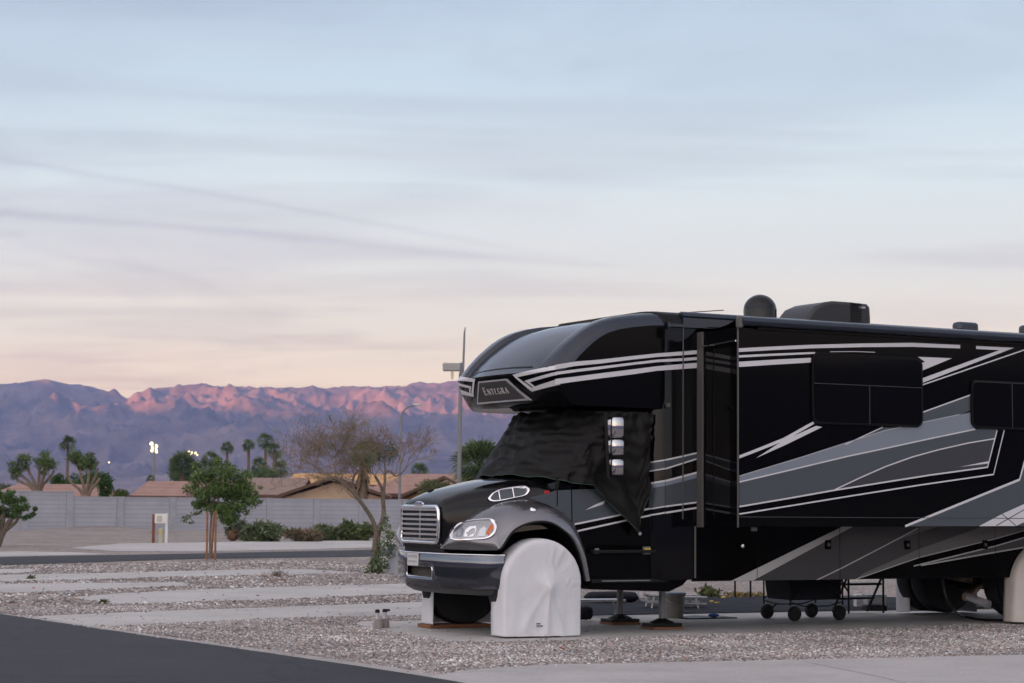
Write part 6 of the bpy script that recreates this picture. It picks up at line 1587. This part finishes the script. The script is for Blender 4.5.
# streaks on a cloud deck overhead
zz = math_('ADD', math_('MAXIMUM', sp.outputs[2], 0.0), .07)
cx = math_('DIVIDE', sp.outputs[0], zz); cy = math_('DIVIDE', sp.outputs[1], zz)
def streak(rot, sx, sy, scale, detail, lo, hi, off, dist=.7):
    cb = N('ShaderNodeCombineXYZ'); L(cx, cb.inputs[0]); L(cy, cb.inputs[1])
    mp_ = N('ShaderNodeMapping'); mp_.inputs['Rotation'].default_value = (0, 0, rot); mp_.inputs['Scale'].default_value = (sx, sy, 1); mp_.inputs['Location'].default_value = off
    L(cb.outputs[0], mp_.inputs[0]); n = N('ShaderNodeTexNoise'); n.inputs['Scale'].default_value = scale; n.inputs['Detail'].default_value = detail; n.inputs['Roughness'].default_value = .58; n.inputs['Distortion'].default_value = dist
    L(mp_.outputs[0], n.inputs[0]); r = N('ShaderNodeMapRange'); r.interpolation_type = 'SMOOTHSTEP'; r.inputs[1].default_value = lo; r.inputs[2].default_value = hi; L(n.outputs[0], r.inputs[0]); return r.outputs[0]
f1 = streak(R(10), .85, .75, .8, 9, .44, .70, (3.1, 1.7, 0)); f2 = streak(R(-5), .34, 1.0, 1.3, 11, .45, .64, (7.3, 4.2, 0)); f3 = streak(R(20), .5, .9, .5, 4, .42, .68, (1.3, 9.2, 0)); f4 = streak(R(-25), .30, .45, .55, 3, .38, .62, (2.2, 5.1, 0)); f5 = streak(R(24), .8, .62, 1.3, 12, .45, .66, (0.4, 3.3, 0), 1.5)
def mixw(a, b, f, mode='MIX'):
    m = N('ShaderNodeMix'); m.data_type = 'RGBA'; m.blend_type = mode
    for k, v in ((6, a), (7, b)):
        if isinstance(v, tuple): m.inputs[k].default_value = (*v, 1)
        else: L(v, m.inputs[k])
    if isinstance(f, (int, float)): m.inputs[0].default_value = f
    else: L(f, m.inputs[0])
    return m.outputs[2]
veil = ramp.outputs[0]
veil = mixw(veil, (.875, .865, .89), math_('MULTIPLY', f1, f4), 'MULTIPLY')
veil = mixw(veil, (.875, .85, .86), math_('MULTIPLY', f2, 1.0), 'MULTIPLY')
veil = mixw(veil, (1.06, 1.03, 1.02), f3, 'MULTIPLY')
veil = mixw(veil, (.86, .85, .865), math_('MULTIPLY', f5, f4), 'MULTIPLY')
# two old vapour trails drawn out across the deck
def deck(x, y):
    d = ray(x, y); d = d / np.linalg.norm(d); return np.array([d[0] / (d[2] + .07), d[1] / (d[2] + .07)])
wn = N('ShaderNodeTexNoise'); wn.inputs['Scale'].default_value = 1.1; wn.inputs['Detail'].default_value = 6
wc = N('ShaderNodeCombineXYZ'); L(cx, wc.inputs[0]); L(cy, wc.inputs[1]); L(wc.outputs[0], wn.inputs[0])
for (p_, q_, wd, am) in (((0, 213), (480, 254), .055, .95), ((0, 158), (470, 240), .03, .6)):
    a_, b_ = deck(*p_), deck(*q_); t_ = (b_ - a_) / np.linalg.norm(b_ - a_); n_ = np.array([-t_[1], t_[0]]); c_ = float(a_ @ n_)
    ds = math_('SUBTRACT', math_('ADD', math_('MULTIPLY', cx, float(n_[0])), math_('MULTIPLY', cy, float(n_[1]))), c_)
    ds = math_('ADD', ds, math_('MULTIPLY', math_('SUBTRACT', wn.outputs[0], .5), wd * 2.6))
    g_ = math_('POWER', 2.718, math_('MULTIPLY', math_('POWER', math_('ABSOLUTE', math_('DIVIDE', ds, wd)), 2.0), -1.0))
    al = math_('ADD', math_('MULTIPLY', cx, float(t_[0])), math_('MULTIPLY', cy, float(t_[1])))
    a0, a1 = float(a_ @ t_), float(b_ @ t_)
    fd = N('ShaderNodeMapRange'); fd.interpolation_type = 'SMOOTHSTEP'; fd.inputs[1].default_value = a1 + .8; fd.inputs[2].default_value = a1 - .6; L(al, fd.inputs[0])
    veil = mixw(veil, (.84, .82, .85), math_('MULTIPLY', math_('MULTIPLY', g_, fd.outputs[0]), am), 'MULTIPLY')
# brighter towards the sunset behind the camera
dt = math_('ADD', math_('MULTIPLY', sp.outputs[0], SUN_AZ[0]), math_('MULTIPLY', sp.outputs[1], SUN_AZ[1]))
gain = math_('ADD', 1.0, math_('MULTIPLY', math_('MAXIMUM', math_('ADD', dt, .25), 0.0), WESTGAIN))
gv_ = N('ShaderNodeCombineXYZ'); [L(math_('ADD', 1.0, math_('MULTIPLY', math_('SUBTRACT', gain, 1.0), (1.40, 1.14, .92)[k])), gv_.inputs[k]) for k in range(3)]
veil = mixw(veil, gv_.outputs[0], 1.0, 'MULTIPLY')
k_ = 1 / (.15 * 2 ** EXPO)
vs = N('ShaderNodeVectorMath'); vs.operation = 'SCALE'; vs.inputs['Scale'].default_value = k_; L(veil, vs.inputs[0])
L(mixw(sky.outputs[0], vs.outputs[0], .945), bg.inputs[0])
sd = bpy.data.lights.new('sun', 'SUN'); sd.energy = 5; sd.angle = R(.35); sd.color = (1.0, .36, .16)
so_ = bpy.data.objects.new('sun', sd); COL.objects.link(so_)
sv = Vector((SUN_AZ[0] * math.cos(R(SUN_EL)), SUN_AZ[1] * math.cos(R(SUN_EL)), math.sin(R(SUN_EL))))
so_.rotation_euler = sv.to_track_quat('Z', 'Y').to_euler()
S.view_settings.view_transform = 'Standard'; S.view_settings.look = 'None'; S.view_settings.gamma = 1; S.view_settings.use_curve_mapping = False
S.view_settings.exposure = EXPO
S.cycles.volume_bounces = 1; S.cycles.max_bounces = 8; S.cycles.transparent_max_bounces = 12
